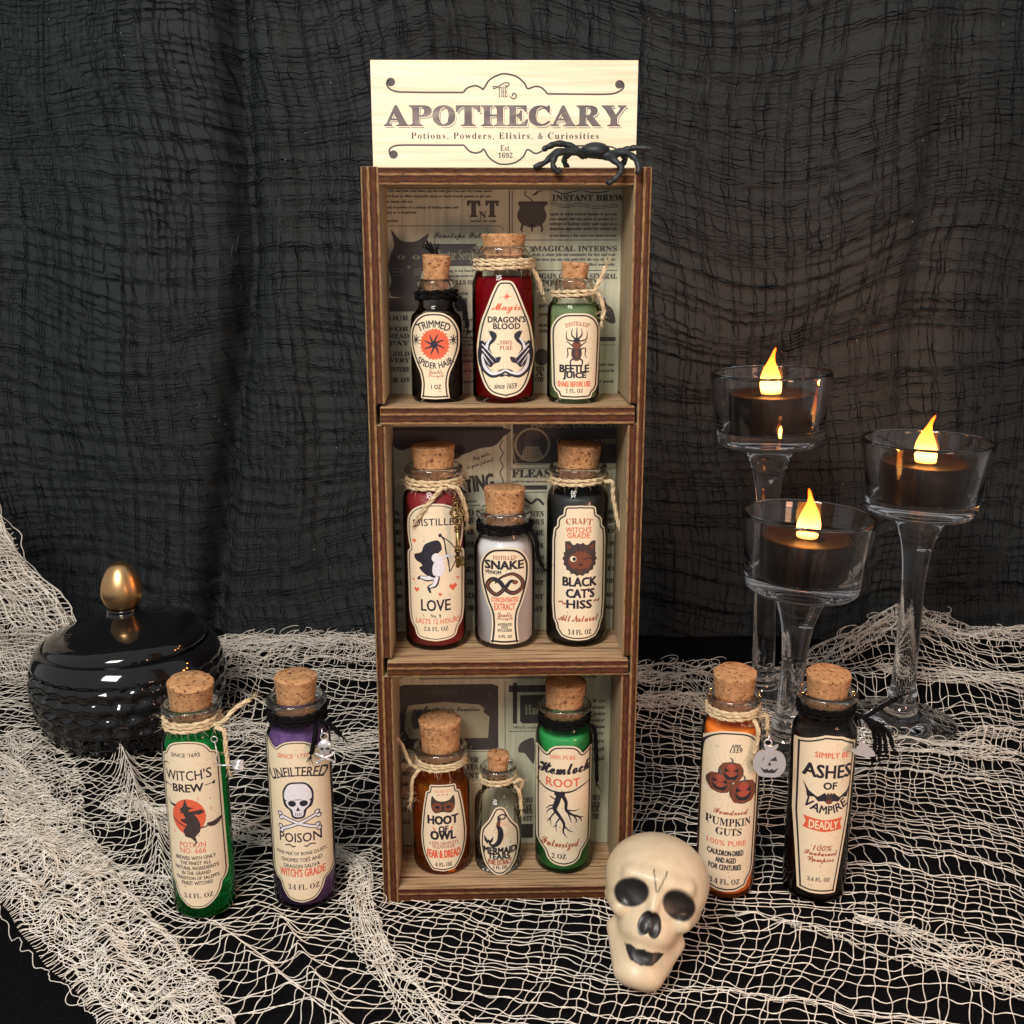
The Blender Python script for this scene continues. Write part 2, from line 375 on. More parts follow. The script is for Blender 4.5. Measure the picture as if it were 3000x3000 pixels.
def subdiv(V, T, lim):
    V = [tuple(p) for p in V]; T = list(T)
    if not lim: return V, T
    for _ in range(6):
        A = np.array(V)
        TT = np.array(T)
        if (np.ptp(A[TT][:, :, 0], axis=1)).max() <= lim: break
        mid = {}; nT = []
        def mp(a, b_):
            k = (a, b_) if a < b_ else (b_, a)
            if k not in mid: mid[k] = len(V); V.append(((V[a][0] + V[b_][0]) / 2, (V[a][1] + V[b_][1]) / 2))
            return mid[k]
        for a, b_, c in T:
            d, e, f = mp(a, b_), mp(b_, c), mp(c, a); nT += [(a, d, f), (d, b_, e), (f, e, c), (d, e, f)]
        T = nT
    return V, T
def inset(P, d):
    P = np.array(P, float); T = np.roll(P, -1, 0) - np.roll(P, 1, 0); T /= np.linalg.norm(T, axis=1)[:, None] + 1e-9
    return P + np.stack([-T[:, 1], T[:, 0]], 1) * d
def outline(right, left=None):
    """right-hand side from top centre to bottom centre (y down); mirrored"""
    L_ = [(-x, y) for x, y in (left or right)][::-1]
    pts = list(right) + L_
    out = []
    for p in pts:
        if not out or math.hypot(p[0] - out[-1][0], p[1] - out[-1][1]) > 1e-3: out.append(p)
    if math.hypot(out[0][0] - out[-1][0], out[0][1] - out[-1][1]) < 1e-3: out.pop()
    # resample evenly
    P = np.array(out + [out[0]], float); d = np.r_[0, np.cumsum(np.hypot(*np.diff(P, axis=0).T))]
    n = int(d[-1] / 9); u = np.linspace(0, d[-1], n, endpoint=False)
    return list(zip(np.interp(u, d, P[:, 0]), np.interp(u, d, P[:, 1])))

# ------------------------------------------------------------------ setting: table and backdrop
def wave(x, y): return .10 * noise.noise((x * .13, y * .13, 1.3)) + .03 * noise.noise((x * .5, y * .5, 4.))
b_ = MB(); nx, ny = 120, 90
vs = []; 
for j in range(ny + 1):
    for i in range(nx + 1):
        x = -60 + 120 * i / nx; y = -45 + 82 * j / ny
        vs.append((x, y, -.16 + wave(x, y)))
b_.add(vs, [(j * (nx + 1) + i, j * (nx + 1) + i + 1, (j + 1) * (nx + 1) + i + 1, (j + 1) * (nx + 1) + i) for j in range(ny) for i in range(nx)])
tag(b_.build('tabletop', M_cloth), kind='structure')

def fold(x, z):
    """depth of the hanging cloth"""
    d = 1.0 * math.sin(x * .16 + .6 + .25 * math.sin(z * .06)) + .6 * math.sin(x * .37 + 1.1 + .012 * z * math.sin(x * .05))
    d += 2.6 * math.exp(-((x + 16.4 + .16 * (25 - z) * (z < 25)) / .8) ** 2) - .9 * math.exp(-((x + 14.2) / 1.4) ** 2)
    d += .9 * math.exp(-((x - 25 - .05 * (z - 20)) / 1.0) ** 2) + .5 * noise.noise((x * .12, z * .07, 0))
    return d
BY = 31
b_ = MB(); nx, nz = 260, 110; vs = []
for j in range(nz + 1):
    for i in range(nx + 1):
        x = -62 + 124 * i / nx; z = -.5 + 62 * j / nz
        vs.append((x, BY + fold(x, z), z))
b_.add(vs, [(j * (nx + 1) + i, j * (nx + 1) + i + 1, (j + 1) * (nx + 1) + i + 1, (j + 1) * (nx + 1) + i) for j in range(nz) for i in range(nx)])
tag(b_.build('backdrop', M_curtain), kind='structure')

# black gauze hung over the backdrop
def field(seed, scale, n=5):
    q = np.random.RandomState(seed); K = q.normal(size=(n, 2)) * scale; ph = q.uniform(0, 2 * PI, n); am = q.uniform(.5, 1, n) / n
    return lambda x, y: sum(am[i] * np.sin(K[i, 0] * x + K[i, 1] * y + ph[i]) for i in range(n))
def vfold(X, Z):
    D = 1.0 * np.sin(X * .16 + .6 + .25 * np.sin(Z * .06)) + .6 * np.sin(X * .37 + 1.1 + .012 * Z * np.sin(X * .05))
    D += 2.6 * np.exp(-((X + 16.4 + .16 * (25 - Z) * (Z < 25)) / .8) ** 2) - .9 * np.exp(-((X + 14.2) / 1.4) ** 2)
    D += .9 * np.exp(-((X - 25 - .05 * (Z - 20)) / 1.0) ** 2)
    return D
def black_gauze():
    q = np.random.RandomState(5); lines = []
    f1, f2, f3 = field(1, .16), field(2, .16), field(3, .7); g1, g2 = field(11, .5), field(12, .5)
    def warp(X, Z):
        sag = .7 * np.abs(np.sin(X * .11 + .4))
        X2 = X + 1.6 * f1(X, Z) + .3 * g1(X, Z) + .10 * (25 - Z) * np.exp(-((X - 2) / 14) ** 2)
        Z2 = Z + 2.0 * f2(X, Z) + .35 * g2(X, Z) - sag + .22 * np.maximum(X - 4, 0) * (X > 4) * np.exp(-((X - 12) / 9) ** 2) * -1
        Y2 = BY + vfold(X2, Z2) - .42 - .16 * f3(X, Z)
        return np.stack([X2, Y2, Z2], -1)
    step = .34
    for x0 in np.arange(-46, 46, .45):
        z = np.arange(-2, 62, step); x = x0 + .10 * np.cumsum(q.normal(size=len(z))) * .35 + .05 * q.normal(size=len(z))
        lines.append((warp(x, z), np.clip(.026 + .013 * q.normal(size=len(z)), .016, .075)))
    for z0 in np.arange(-2, 62, .41):
        x = np.arange(-46, 46, step); z = z0 + .10 * np.cumsum(q.normal(size=len(x))) * .3 + .05 * q.normal(size=len(x))
        lines.append((warp(x, z), np.clip(.029 + .013 * q.normal(size=len(x)), .016, .08)))
    o = fast_tubes(lines, None, 3, 'black_gauze', M_gauze_black)
    return tag(o, 'torn black gauze hanging in folds over the dark backdrop cloth', 'gauze')
black_gauze()
b_ = MB(); q = random.Random(3)
for _ in range(110):
    x, z = q.uniform(-30, 30), q.uniform(4, 44); a = q.uniform(0, 6.3); r_ = q.uniform(.02, .06)
    y = BY + fold(x, z) - .8
    b_.tube([(x, y, z), (x + r_ * math.cos(a), y - .05, z + r_ * math.sin(a)), (x + 1.6 * r_ * math.cos(a + .8), y, z + 1.6 * r_ * math.sin(a + .8))], r_ * .35, 4)
tag(b_.build('lint', mat('grey_lint', (.34, .37, .40), .9)), 'pale specks of lint caught all over the hanging black gauze', 'lint', kind='stuff')

# ------------------------------------------------------------------ cream netting
FOLDS = [  # x0,y0,x1,y1, pull, half width, lift
    (-14, 0, -24, 20, .75, 2.2, .9), (-12.5, -1.5, -5.5, -9, .5, 1.2, .5), (7, -6.0, 24, -10.5, .8, 1.0, .35), (10, -2.0, 19, -7.5, .8, 1.3, .5),
    (4, 17, 22, 20, .8, 2.4, .9), (-18, 22, -3, 21, .7, 2.5, .9), (-24, 6, -9, 3.0, .7, 1.4, .5), (12, 12, 30, 7, .45, 2., .4),
    (-9, 12, -16, 20, .5, 1.8, .5), (2, -8, 12, -12, .4, 1.2, .3), (20, 15, 34, 12, .6, 2.0, .8), (-9.5, -1, -3, -13, .55, 1.3, .4), (-13.5, 3, -8, 9, .4, 1.3, .3)]
def net_warp(X, Y):
    X = X.copy(); Y = Y.copy(); Z = np.zeros_like(X)
    for x0, y0, x1, y1, pull, wd, lift in FOLDS:
        dx, dy = x1 - x0, y1 - y0; L_ = math.hypot(dx, dy); ux, uy = dx / L_, dy / L_
        s_ = (X - x0) * ux + (Y - y0) * uy; d = -(X - x0) * uy + (Y - y0) * ux
        end = 1 / (1 + np.exp(-(s_ + .5) * 1.5)) * 1 / (1 + np.exp((s_ - L_ - .5) * 1.5))
        g = np.exp(-(d / wd) ** 2) * end
        mv = -pull * d * g; X += -uy * mv; Y += ux * mv; Z += 1.35 * lift * np.exp(-(d / (wd * .45)) ** 2) * end
    return X, Y, Z
nA, nB, nC, nD = field(21, .25), field(22, .25), field(23, .9), field(24, .9); nE, nF = field(25, 2.4), field(26, 2.4)
def height(X, Y):
    Z = np.zeros_like(X)
    # the mound against the backdrop at the right
    Z += (2.9 * np.exp(-((X - 24.5) / 3.4) ** 2) + 2.4 * np.exp(-((X - 33) / 5.) ** 2)) * np.exp(-((Y - 25.5) / 3.0) ** 2)
    Z += 1.4 * np.exp(-((X - 24) / 6) ** 2 - ((Y - 20) / 2.2) ** 2) + .9 * np.exp(-((X - 12) / 8) ** 2 - ((Y - 21.5) / 1.5) ** 2)
    Z += .9 * np.exp(-((Y - 27) / 2) ** 2) * np.exp(-((X + 12) / 8) ** 2)
    return Z
def flat_spots(X, Y, Z):
    """the cloth lies flat under what stands on it"""
    for x, y, r_ in [(-12.4, -.25, 1.25), (-8.45, .4, 1.3), (8.83, 1.1, 1.25), (12.5, .9, 1.3), (5.2, -4.4, 1.0), (14.3, 19.7, 3.2), (21.4, 16.9, 3.2), (14.3, 12.6, 3.2), (-21, 17.2, 4.0)]:
        k = 1 - np.exp(-np.maximum(np.hypot(X - x, Y - y) - r_, 0) ** 2 / .5); Z = Z * k
    k = 1 - np.exp(-(np.maximum(np.maximum(np.abs(X + .18) - 5.2, 0), np.maximum(np.abs(Y - 1.7) - 1.9, 0))) ** 2 / .5); return Z * k
def main_net():
    q = np.random.RandomState(9); lines = []
    ca, sa = math.cos(math.radians(-13)), math.sin(math.radians(-13))
    def place(U, V, dz):
        X = U * ca - V * sa; Y = U * sa + V * ca
        X = X + 2.2 * nA(X, Y) + .55 * nC(X, Y) + .07 * nE(X, Y); Y = Y + 1.7 * nB(X, Y) + .5 * nD(X, Y) + .07 * nF(X, Y); X = X + .22 * (Y + 2) * np.exp(-((X + 5) / 7) ** 2) * (Y < 4)
        X, Y, Z = net_warp(X, Y)
        Z = flat_spots(X, Y, Z + height(X, Y) + .10 * (1 + nE(X, Y) * 2))
        Z = np.maximum(Z, 0) + .05 + dz
        keep = (Y > 4.6 - (X + 14.5) * 0 - 50)
        # boundaries of the cloth on the table
        back = np.where(X < 2, 30.2, np.interp(X, [2, 7, 14, 18, 24, 40], [29.5, 24.5, 23.6, 25, 29, 29.5])) + .5 * np.sin(X * 1.9) + .3 * np.sin(X * 5.1)
        left = np.interp(Y, [-14, -7.5, -4, -1, 4, 30], [-10.5, -13.2, -16.2, -19., -28, -45])
        keep = (Y < back) & (X > left)
        return np.stack([X, Y, Z], -1), keep
    def run(P, keep, rad):
        i = 0; N = len(P)
        while i < N:
            if keep[i]:
                j = i
                while j < N and keep[j]: j += 1
                if j - i > 3: lines.append((P[i:j], rad[i:j]))
                i = j
            else: i += 1
    st = .16
    for u0 in np.arange(-60, 60, .46):
        V = np.arange(-32, 50, st); U = u0 + .045 * np.sin(V * 2 * PI / .95 + (u0 * 7) % 6.28) + .05 * np.cumsum(q.normal(size=len(V))) * .15
        P, k = place(U, V, .0); run(P, k, np.clip(.0205 + .004 * q.normal(size=len(V)), .016, .045))
    for v0 in np.arange(-32, 50, .37):
        U = np.arange(-60, 60, st); V = v0 + .045 * np.sin(U * 2 * PI / 1.05 + (v0 * 9) % 6.28) + .05 * np.cumsum(q.normal(size=len(U))) * .15
        P, k = place(U, V, .035); run(P, k, np.clip(.021 + .004 * q.normal(size=len(U)), .016, .045))
    return lines
def strip(path, width, nlong, seed, zamp=.8, amp=.35, st=.12, loops=30, rad=.020, cross=.30, lat=None):
    """a bunched length of the net following a path of (x, y, z); threads run along and across with loose loops"""
    q = np.random.RandomState(seed); P = np.array(cr(path, 30)); d = np.r_[0, np.cumsum(np.linalg.norm(np.diff(P, axis=0), axis=1))]; L_ = d[-1]
    def cen(s_): return np.stack([np.interp(s_, d, P[:, k]) for k in range(3)], -1)
    def at_(s_, w_):
        c = cen(s_); e = cen(s_ + .2) - cen(s_ - .2); e /= np.linalg.norm(e, axis=1)[:, None] + 1e-9
        n_ = np.stack([-e[:, 1], e[:, 0], 0 * e[:, 0]], -1) if lat is None else np.broadcast_to(np.array(lat, float), e.shape)
        wd = np.interp(s_ / L_, np.linspace(0, 1, len(width)), width)
        f = fa(s_, w_ * 2); g = fb(s_, w_ * 2)
        p = c + n_ * (w_ * wd + amp * f)[:, None] + e * (amp * g)[:, None]
        p[:, 2] += zamp * np.abs(fc(s_, w_ * 3)) * (1 - w_ ** 4) + .05
        return p
    fa, fb, fc = field(seed + 1, 1.7, 6), field(seed + 2, 1.7, 6), field(seed + 3, 1.1, 6); out = []
    for w0 in np.linspace(-1, 1, nlong):
        s_ = np.arange(0, L_, st); w_ = w0 + .05 * np.sin(s_ * 5 + w0 * 30) + .03 * q.normal() + .012 * np.cumsum(q.normal(size=len(s_)))
        out.append((at_(s_, np.clip(w_, -1.15, 1.15)), rad))
    for s0 in np.arange(0, L_, cross):
        w_ = np.linspace(-1, 1, int(max(width) * 2 / st)); s_ = s0 + .12 * np.sin(w_ * 9 + s0) + .04 * np.cumsum(q.normal(size=len(w_)))
        out.append((at_(np.clip(s_, 0, L_), w_), rad))
    for _ in range(loops):
        s0, w0 = q.uniform(0, L_), q.uniform(-1, 1); c = at_(np.array([s0]), np.array([w0]))[0]; r0 = q.uniform(.25, .7); a0 = q.uniform(0, 6.28)
        a = np.linspace(a0, a0 + q.uniform(3.5, 6.5), 22); ti = q.uniform(.3, 1.)
        out.append((np.stack([c[0] + r0 * np.cos(a), c[1] + r0 * .8 * np.sin(a), c[2] + .15 + ti * r0 * .5 * (1 + np.sin(a + 1))], -1), rad))
    return out
L_ = main_net()
# bunched selvedge down the left and across the bottom left corner
L_ += strip([(-30, 14, .6), (-24.5, 7.5, .5), (-20, 2.0, .4), (-16.2, -2.3, .3), (-12.6, -6.2, .2), (-10.0, -10.5, .1), (-8, -14, .1)], [1.4, 2.2, 2.3, 2.1, 2.0, 1.9], 34, 40, 1.3, .42, loops=80, cross=.17, rad=.0185)
L_ += strip([(-27, 15, .2), (-22.5, 9, .2), (-20.8, 5, .1), (-17.2, 1.5, .1), (-14, .8, 0)], [1.0, 1.6, 1.7, 1.2, .8], 13, 50, .9, .5, loops=50, cross=.3)
# raised drape standing up at the far left behind the jar
def drape(seed, edge, y0, dens, depth=1.2):
    """net hanging from upper left; edge = right-hand boundary x as a function of z"""
    q = np.random.RandomState(seed); fa, fb = field(seed, .6), field(seed + 1, .6); fc = field(seed + 2, 1.2); out = []
    zs = np.array([e[1] for e in edge]); xs = np.array([e[0] for e in edge])
    def P(t_, z): # t 0 at edge, grows to the left
        X = np.interp(z, zs, xs) - t_ + .3 * fa(t_, z) + .12 * np.sin(z * 2.3) ; Y = y0 + depth * fc(t_, z) - .12 * z; return np.stack([X, Y, np.maximum(z + .4 * fb(t_, z), .05)], -1)
    for t0 in np.concatenate([np.linspace(0, .5, 5), np.arange(.7, 9, dens)]):
        z = np.arange(0, zs[-1], .14); out.append((P(t0 + .05 * np.sin(z * 6 + t0 * 5) + .02 * np.cumsum(q.normal(size=len(z))), z), .03))
    for z0 in np.arange(.1, zs[-1], dens):
        t_ = np.arange(0, 9, .14); out.append((P(t_, z0 + .05 * np.sin(t_ * 6 + z0 * 7) + .02 * np.cumsum(q.normal(size=len(t_)))), .03))
    return out
ED = [(-25.3, 0), (-26.0, 2.5), (-25.6, 4.0), (-26.2, 5.3), (-27.6, 6.8), (-28.5, 8.6), (-29.2, 10.6), (-29.9, 12.6), (-30.6, 15.5)]
L_ += drape(60, ED, 22.6, .27); L_ += drape(70, [(x - .5, z) for x, z in ED], 23.4, .33); L_ += drape(75, [(x - .9, z * .96) for x, z in ED], 24., .36)
# gathered ridges where the net meets the backdrop
L_ += strip([(-20, 27, .2), (-14, 25.5, .8), (-9, 26, .7), (-4, 25, .5)], [1.6, 2.2, 2.2, 1.8], 12, 80, 1.2, .5, loops=26, cross=.3)
L_ += strip([(-19, 28.5, .3), (-12, 28.6, .5), (-4, 28.2, .4)], [1.2, 1.4, 1.2], 10, 85, 1.0, .5, loops=20, cross=.35)
L_ += strip([(-18, 14, .2), (-14.5, 15, .4), (-9.5, 13.5, .4), (-5.5, 15, .2)], [.6, 1.1, 1.2, .9], 11, 86, .5, .45, loops=16, cross=.4)
L_ += strip([(-19, 7.5, .3), (-15, 5.6, .5), (-11.2, 4.4, .4), (-8.4, 3.4, .4), (-6.4, 1.6, .4), (-5.9, -1.5, .4), (-4.4, -5, .3), (-1.5, -9, .2)], [.7, .9, .7, .5, .55, .7, .8], 15, 87, .6, .3, loops=34, cross=.32)
L_ += strip([(5, 22.5, .2), (9, 22.3, .7), (14, 22.5, .4), (17, 23, .4)], [1.2, 1.6, 1.5, 1.0], 12, 90, 1.0, .4, loops=20, cross=.4)
L_ += strip([(17, 24, .3), (20, 25, 1.0), (23, 25.6, 2.4), (25, 25.8, 3.2), (28, 25.3, 2.2), (33, 24.5, 2.0), (40, 24, 1.)], [1.0, 1.6, 1.8, 1.6, 1.4], 14, 100, 1.3, .5, loops=40, cross=.34)
L_ += strip([(22.6, 24, .6), (24, 22, .7), (29, 20.4, 1.2), (36, 18.8, 1.0)], [.5, .9, .8, .8], 16, 110, .8, .3, loops=14, cross=.5)
L_ += strip([(7.5, 19.5, .2), (11, 18.8, .4), (15.5, 17.2, .3), (19, 14.4, .3), (26, 12, .3)], [1.4, 1.3, .9, .8], 10, 120, .5, .4, loops=18, cross=.5)
L_ += strip([(13.5, -1.2, .1), (16, -3.6, .3), (19.2, -6.4, .3), (23, -9.5, .2)], [.3, .7, .6, .9], 10, 130, .7, .6, loops=26, cross=.45)
tag(fast_tubes(L_, None, 4, 'cream_netting', M_net), 'loosely woven cream cotton netting spread and bunched across the black tabletop', 'netting')

# ------------------------------------------------------------------ cabinet
cab = empty('display_cabinet', (-.18, 0, 0), 'narrow open wooden cabinet with burnt plywood edges and three shelf compartments', 'cabinet', rz=math.radians(1.6))
D = 3.5; HH = 28.6; HW = 5.035; TH = .61
def panel(name, prof, y0, y1, face_axis, mats, parent, uvf):
    """prof polygon in (x,z) extruded y0..y1; material 0 = front/back edge (ply), 1 = faces"""
    n_ = len(prof); vs = [(x, y0, z) for x, z in prof] + [(x, y1, z) for x, z in prof]
    T = [tuple(t_) for t_ in tessellate_polygon([[Vector((x, z, 0)) for x, z in prof]])]
    me = bpy.data.meshes.new(name)
    fs = []; mi = []
    for t_ in T: fs.append(t_); mi.append(0)
    for t_ in T: fs.append(tuple(i + n_ for i in t_[::-1])); mi.append(0)
    for i in range(n_): j = (i + 1) % n_; fs.append((i, j, n_ + j, n_ + i)); mi.append(1)
    me.from_pydata([tuple(c * S for c in p) for p in vs], [], fs)
    for m_ in mats: me.materials.append(m_)
    me.polygons.foreach_set('material_index', mi)
    uv = me.uv_layers.new(name='UVMap')
    for lp in me.loops:
        x, y, z = vs[lp.vertex_index]; uv.data[lp.index].uv = uvf(x, z)
    import bmesh
    bm = bmesh.new(); bm.from_mesh(me); bmesh.ops.recalc_face_normals(bm, faces=bm.faces); bm.to_mesh(me); bm.free()
    o = bpy.data.objects.new(name, me); C.objects.link(o); o.parent = parent
    bv = o.modifiers.new('bevel', 'BEVEL'); bv.width = .035 * S; bv.segments = 2; bv.limit_method = 'ANGLE'
    return o
SH = [(19.63, 20.28), (9.86, 10.48)]
for sgn in (-1, 1):
    xo, xi = sgn * HW, sgn * (HW - TH); g = sgn * (HW - TH + .34)
    prof = [(xo, 0), (xo, HH), (xi, HH)]
    for z0, z1 in SH: prof += [(xi, z1 + .10), (g, z1 + .10), (g, z0 - .03), (xi, z0 - .03)]
    prof += [(xi, 0)]
    panel('side_panel', prof, 0, D, 0, [M_ply, M_wood_side], cab, lambda x, z, s_=sgn: ((HW - s_ * x) / TH, z))
xi = HW - TH
panel('top_panel', [(-xi, HH - .60), (xi, HH - .60), (xi, HH - .02), (-xi, HH - .02)], .04, D, 0, [M_ply, M_wood_side], cab, lambda x, z: ((HH - z) / .6, x))
panel('bottom_panel', [(-xi, .03), (xi, .03), (xi, .62), (-xi, .62)], .03, D, 0, [M_ply, M_wood_shelf], cab, lambda x, z: ((.62 - z) / .6, x))
for k, (z0, z1) in enumerate(SH):
    panel('shelf', [(-xi - .17 , z0), (xi + .22, z0), (xi + .22, z1), (-xi - .17, z1)], -.10 if k == 0 else -.16, D - .12, 0, [M_ply, M_wood_shelf], cab, lambda x, z, a=z1: ((a - z) / .63, x + 3 * a))
bk = MB(); bk.box(-xi + .003, xi - .003, D - .20, D - .03, .65, HH - .63); back = bk.build('back_panel', M_news, cab, smooth=False)
# newsprint picture on the back panel
pr = Print(); q = random.Random(12)
SMALL = "is about join our community for love and read show must pay our own gold with the very stable interests brew drop or affect magically again or ward several spoons to get you now simply add one pinch of powder to a cottage of boiling water and enjoy as a magician apprentice useful for wizard schooling to ten hours a day must not mind terrible smells".split()
_wi = [0]
def ad(x0, x1, y, h=7, ink='G', words=0):
    """a line of small print between x0 and x1"""
    hh = h * 1.5; cw = hh * .56; n_ = max(3, int((x1 - x0) / cw)); t_ = ''
    while len(t_) < n_ - 2: t_ += SMALL[_wi[0] % len(SMALL)] + ' '; _wi[0] += 1
    t_ = t_[:n_].strip()
    if h > 18: t_ = t_.upper()
    V, T = glyphs(t_, 'serif', 0, 1.); lo_ = V.min(0); U = V.copy(); U[:, 0] = (V[:, 0] - lo_[0]) / np.ptp(V[:, 0]) * (x1 - x0) + x0; U[:, 1] = y + hh * .35 - V[:, 1] * hh / .72
    for k_, g_ in enumerate((-.05, .05)): pr.items.append((U + np.array([g_ * hh, 0]), T, ink, 1 + .1 * k_))
def rect(x0, y0, x1, y1, ink='G', layer=1): pr.F([(x0, y0), (x1, y0), (x1, y1), (x0, y1)], ink, layer)
def frame(x0, y0, x1, y1, t_=4, ink='G'):
    for a in ((x0, y0, x1, y0 + t_), (x0, y1 - t_, x1, y1), (x0, y0, x0 + t_, y1), (x1 - t_, y0, x1, y1)): rect(*a, ink)
# (units are those of each compartment's drawing; offsets are applied by Z())
groups = []
def Z(k0, cx, cy_, kx, kz, x0, z0):
    for i in range(k0, len(pr.items)):
        V, T, ink, lay = pr.items[i]; U = np.stack([x0 + (V[:, 0] - cx) * kx, -(z0 - (V[:, 1] - cy_) * kz)], 1); pr.items[i] = (U, T, ink, lay)
# top compartment
k0 = 0
pr.T('ARE YOU TIRED', 395, 105, 420, 36, 'G', 'serif', .03); ad(650, 890, 110, 12)
for y, x1 in ((140, 860), (172, 850), (205, 370), (240, 650), (270, 390), (322, 280)): ad(190, x1, y, 11)
pr.T('T', 745, 248, 72, 96, 'G', 'serif', .06); pr.T('N', 800, 285, 44, 42, 'G', 'serif', .04); pr.T('T', 858, 248, 72, 96, 'G', 'serif', .06); ad(725, 885, 322, 12)
pr.S([(190, 352), (900, 352), (915, 358), (930, 380)], 4, 'G', 1, 0); rect(962, 92, 968, 470); rect(980, 92, 985, 470)
# cat head silhouette
pr.F([(232, 372), (262, 410), (290, 440), (335, 450), (385, 446), (425, 425), (468, 396), (452, 440), (436, 480), (448, 540), (432, 610), (410, 680), (425, 790), (222, 790), (228, 690), (212, 610), (222, 540), (248, 480), (245, 430)], 'G', 1, 2)
for x_ in (292, 385): pr.F([(x_ - 26, 545), (x_, 530), (x_ + 26, 545), (x_, 560)], 'F', 2, 3); pr.E(x_, 545, 6, 13, 'N', 3)
pr.F([(325, 600), (352, 600), (338, 618)], 'F', 2)
for d_ in (-1, 1):
    for k_ in (0, 12, 24): pr.S([(338 + d_ * 30, 625 + k_), (338 + d_ * 105, 612 + k_ * 2)], 3, 'F', 2, 0)
pr.T('Penelope Pots', 650, 415, 310, 52, 'G', 'script', .02)
rect(440, 462, 760, 600); pr.T('Nectar Serum', 640, 530, 240, 66, 'F', 'serif', 0, layer=2)
for y in (630, 662): ad(520, 740, y, 11)
ad(560, 735, 705, 20); ad(520, 705, 772, 16); rect(200, 800, 700, 885)
for y in (930, 1000, 1045, 1090, 1160, 1200, 1260, 1330): ad(205, 330, y, 22); ad(650, 740, y + 8, 12)
for y in (1015, 1075, 1140, 1200): pr.S([(640 + i * 14, y + (6 if i % 2 else -6)) for i in range(8)], 4, 'G', 1, 3)
# cauldron
pr.F([(1030, 212), (1195, 212), (1180, 240), (1195, 290), (1170, 340), (1105, 362), (1040, 340), (1012, 290), (1028, 240)], 'G', 1, 4)
rect(1020, 202, 1200, 214); 
for x in (1048, 1105, 1160): pr.S([(x, 340), (x + (x - 1105) * .15, 375), (x, 390)], [16, 12, 6], 'G')
pr.S([(1110, 205), (1085, 180), (1060, 160), (1075, 130), (1120, 125), (1140, 150), (1110, 165), (1150, 140), (1230, 135), (1300, 155), (1400, 135), (1500, 150), (1630, 125)], 7, 'G')
pr.T('INSTANT BREW', 1450, 180, 440, 38, 'G', 'serif', .04)
for dy in (0, 14): pr.S([(1215, 200 + dy), (1300, 225 + dy), (1400, 215 + dy), (1500, 232 + dy), (1640, 218 + dy)], 4, 'G')
for y in (280, 310, 340, 370, 412): ad(1215, 1630, y, 12)
rect(1000, 436, 1640, 441); pr.T('MAGICAL INTERNS', 1375, 492, 520, 34, 'G', 'serif', .04)
for y, a in ((530, 1100), (560, 1110), (592, 1300)): ad(a, 1625, y, 12)
rect(1120, 625, 1640, 630); ad(1140, 1640, 668, 24); pr.T('SALE', 1300, 705, 130, 44, 'G', 'serif', .05) if False else ad(1150, 1300, 712, 30)
for y in (750, 850, 905, 975, 1010): ad(1150, 1215, y, 18)
pr.F([(1530, 830), (1560, 800), (1580, 840), (1620, 880), (1635, 960), (1580, 950), (1545, 900)], 'G', 1, 4)
rect(1530, 1050, 1640, 1078); rect(1530, 1100, 1640, 1104)
pr.E(1170, 1180, 45, 55, 'G'); 
for y in (1230, 1270, 1340): ad(1535, 1635, y, 14)
for y in (1260, 1290, 1330): ad(1130, 1185, y, 22)
Z(k0, 925, 700, .00611, .00597, -.25, 24.57)
# middle compartment
k0 = len(pr.items)
rect(215, 112, 925, 140, 'N'); rect(215, 112, 925, 118, 'F', 2)
pr.F([(225, 125), (925, 125), (925, 180), (870, 235), (780, 250), (700, 280), (640, 290), (520, 240), (380, 235), (300, 260), (225, 210)], 'N', 1, 3)
pr.F([(640, 230), (690, 250), (660, 300), (600, 320)], 'N', 1, 3)
pr.S([(925, 200), (905, 240), (925, 280), (905, 320), (925, 360), (905, 400), (925, 450), (905, 500)], 7, 'G', 1, 3)
pr.T('Say hello', 790, 300, 110, 34, 'G', 'script', .02, rot=-.3); pr.T('to your future!', 780, 345, 170, 34, 'G', 'script', .02, rot=-.3)
pr.T('LYING', 760, 465, 210, 100, 'N', 'sans', .02, rot=-.12)
ad(560, 760, 575, 12); ad(570, 780, 600, 8)
rect(945, 100, 962, 560, 'F', .5); rect(965, 100, 970, 560)
rect(985, 95, 1640, 345, 'N', .8); pr.T('MAGICAL DETECTIVES', 1380, 112, 560, 30, 'F', 'sans', 0, layer=2)
pr.E(1105, 230, 112, 105, 'F', 1.5); pr.E(1105, 230, 98, 92, 'N', 2); pr.E(1105, 200, 50, 60, 'G', 2.5); pr.F([(1060, 240), (1150, 240), (1175, 320), (1035, 320)], 'F', 3)
for yy in range(250, 320, 14):
    for xx in range(1055, 1160, 15): pr.E(xx + (yy % 28) / 4, yy, 4, 5, 'N', 3.5, 6)
pr.S([(1000, 160), (985, 200), (1000, 330), (1050, 345), (1160, 345)], 8, 'F', 3); pr.T('ENORMOUS FEES', 1440, 210, 370, 26, 'F', 'sans', 0, layer=2)
rect(975, 350, 1200, 352); pr.T('FLEAS', 1100, 405, 240, 50, 'N', 'serif', .05); ad(975, 1200, 455, 10); rect(970, 372, 1640, 376); rect(970, 478, 1200, 505, 'N'); rect(1000, 520, 1200, 524)
pr.S([(1060, 560), (1100, 590), (1140, 565), (1180, 600)], 16, 'N')
for y in (650, 700, 770, 850, 930, 1010, 1090, 1180, 1260): ad(680, 740, y, 26, 'N'); ad(1110, 1180, y + 10, 24, 'N'); ad(1580, 1640, y, 20, 'N'); ad(235, 280, y, 22, 'N')
Z(k0, 925, 700, .00641, .00662, -.26, 15.13)
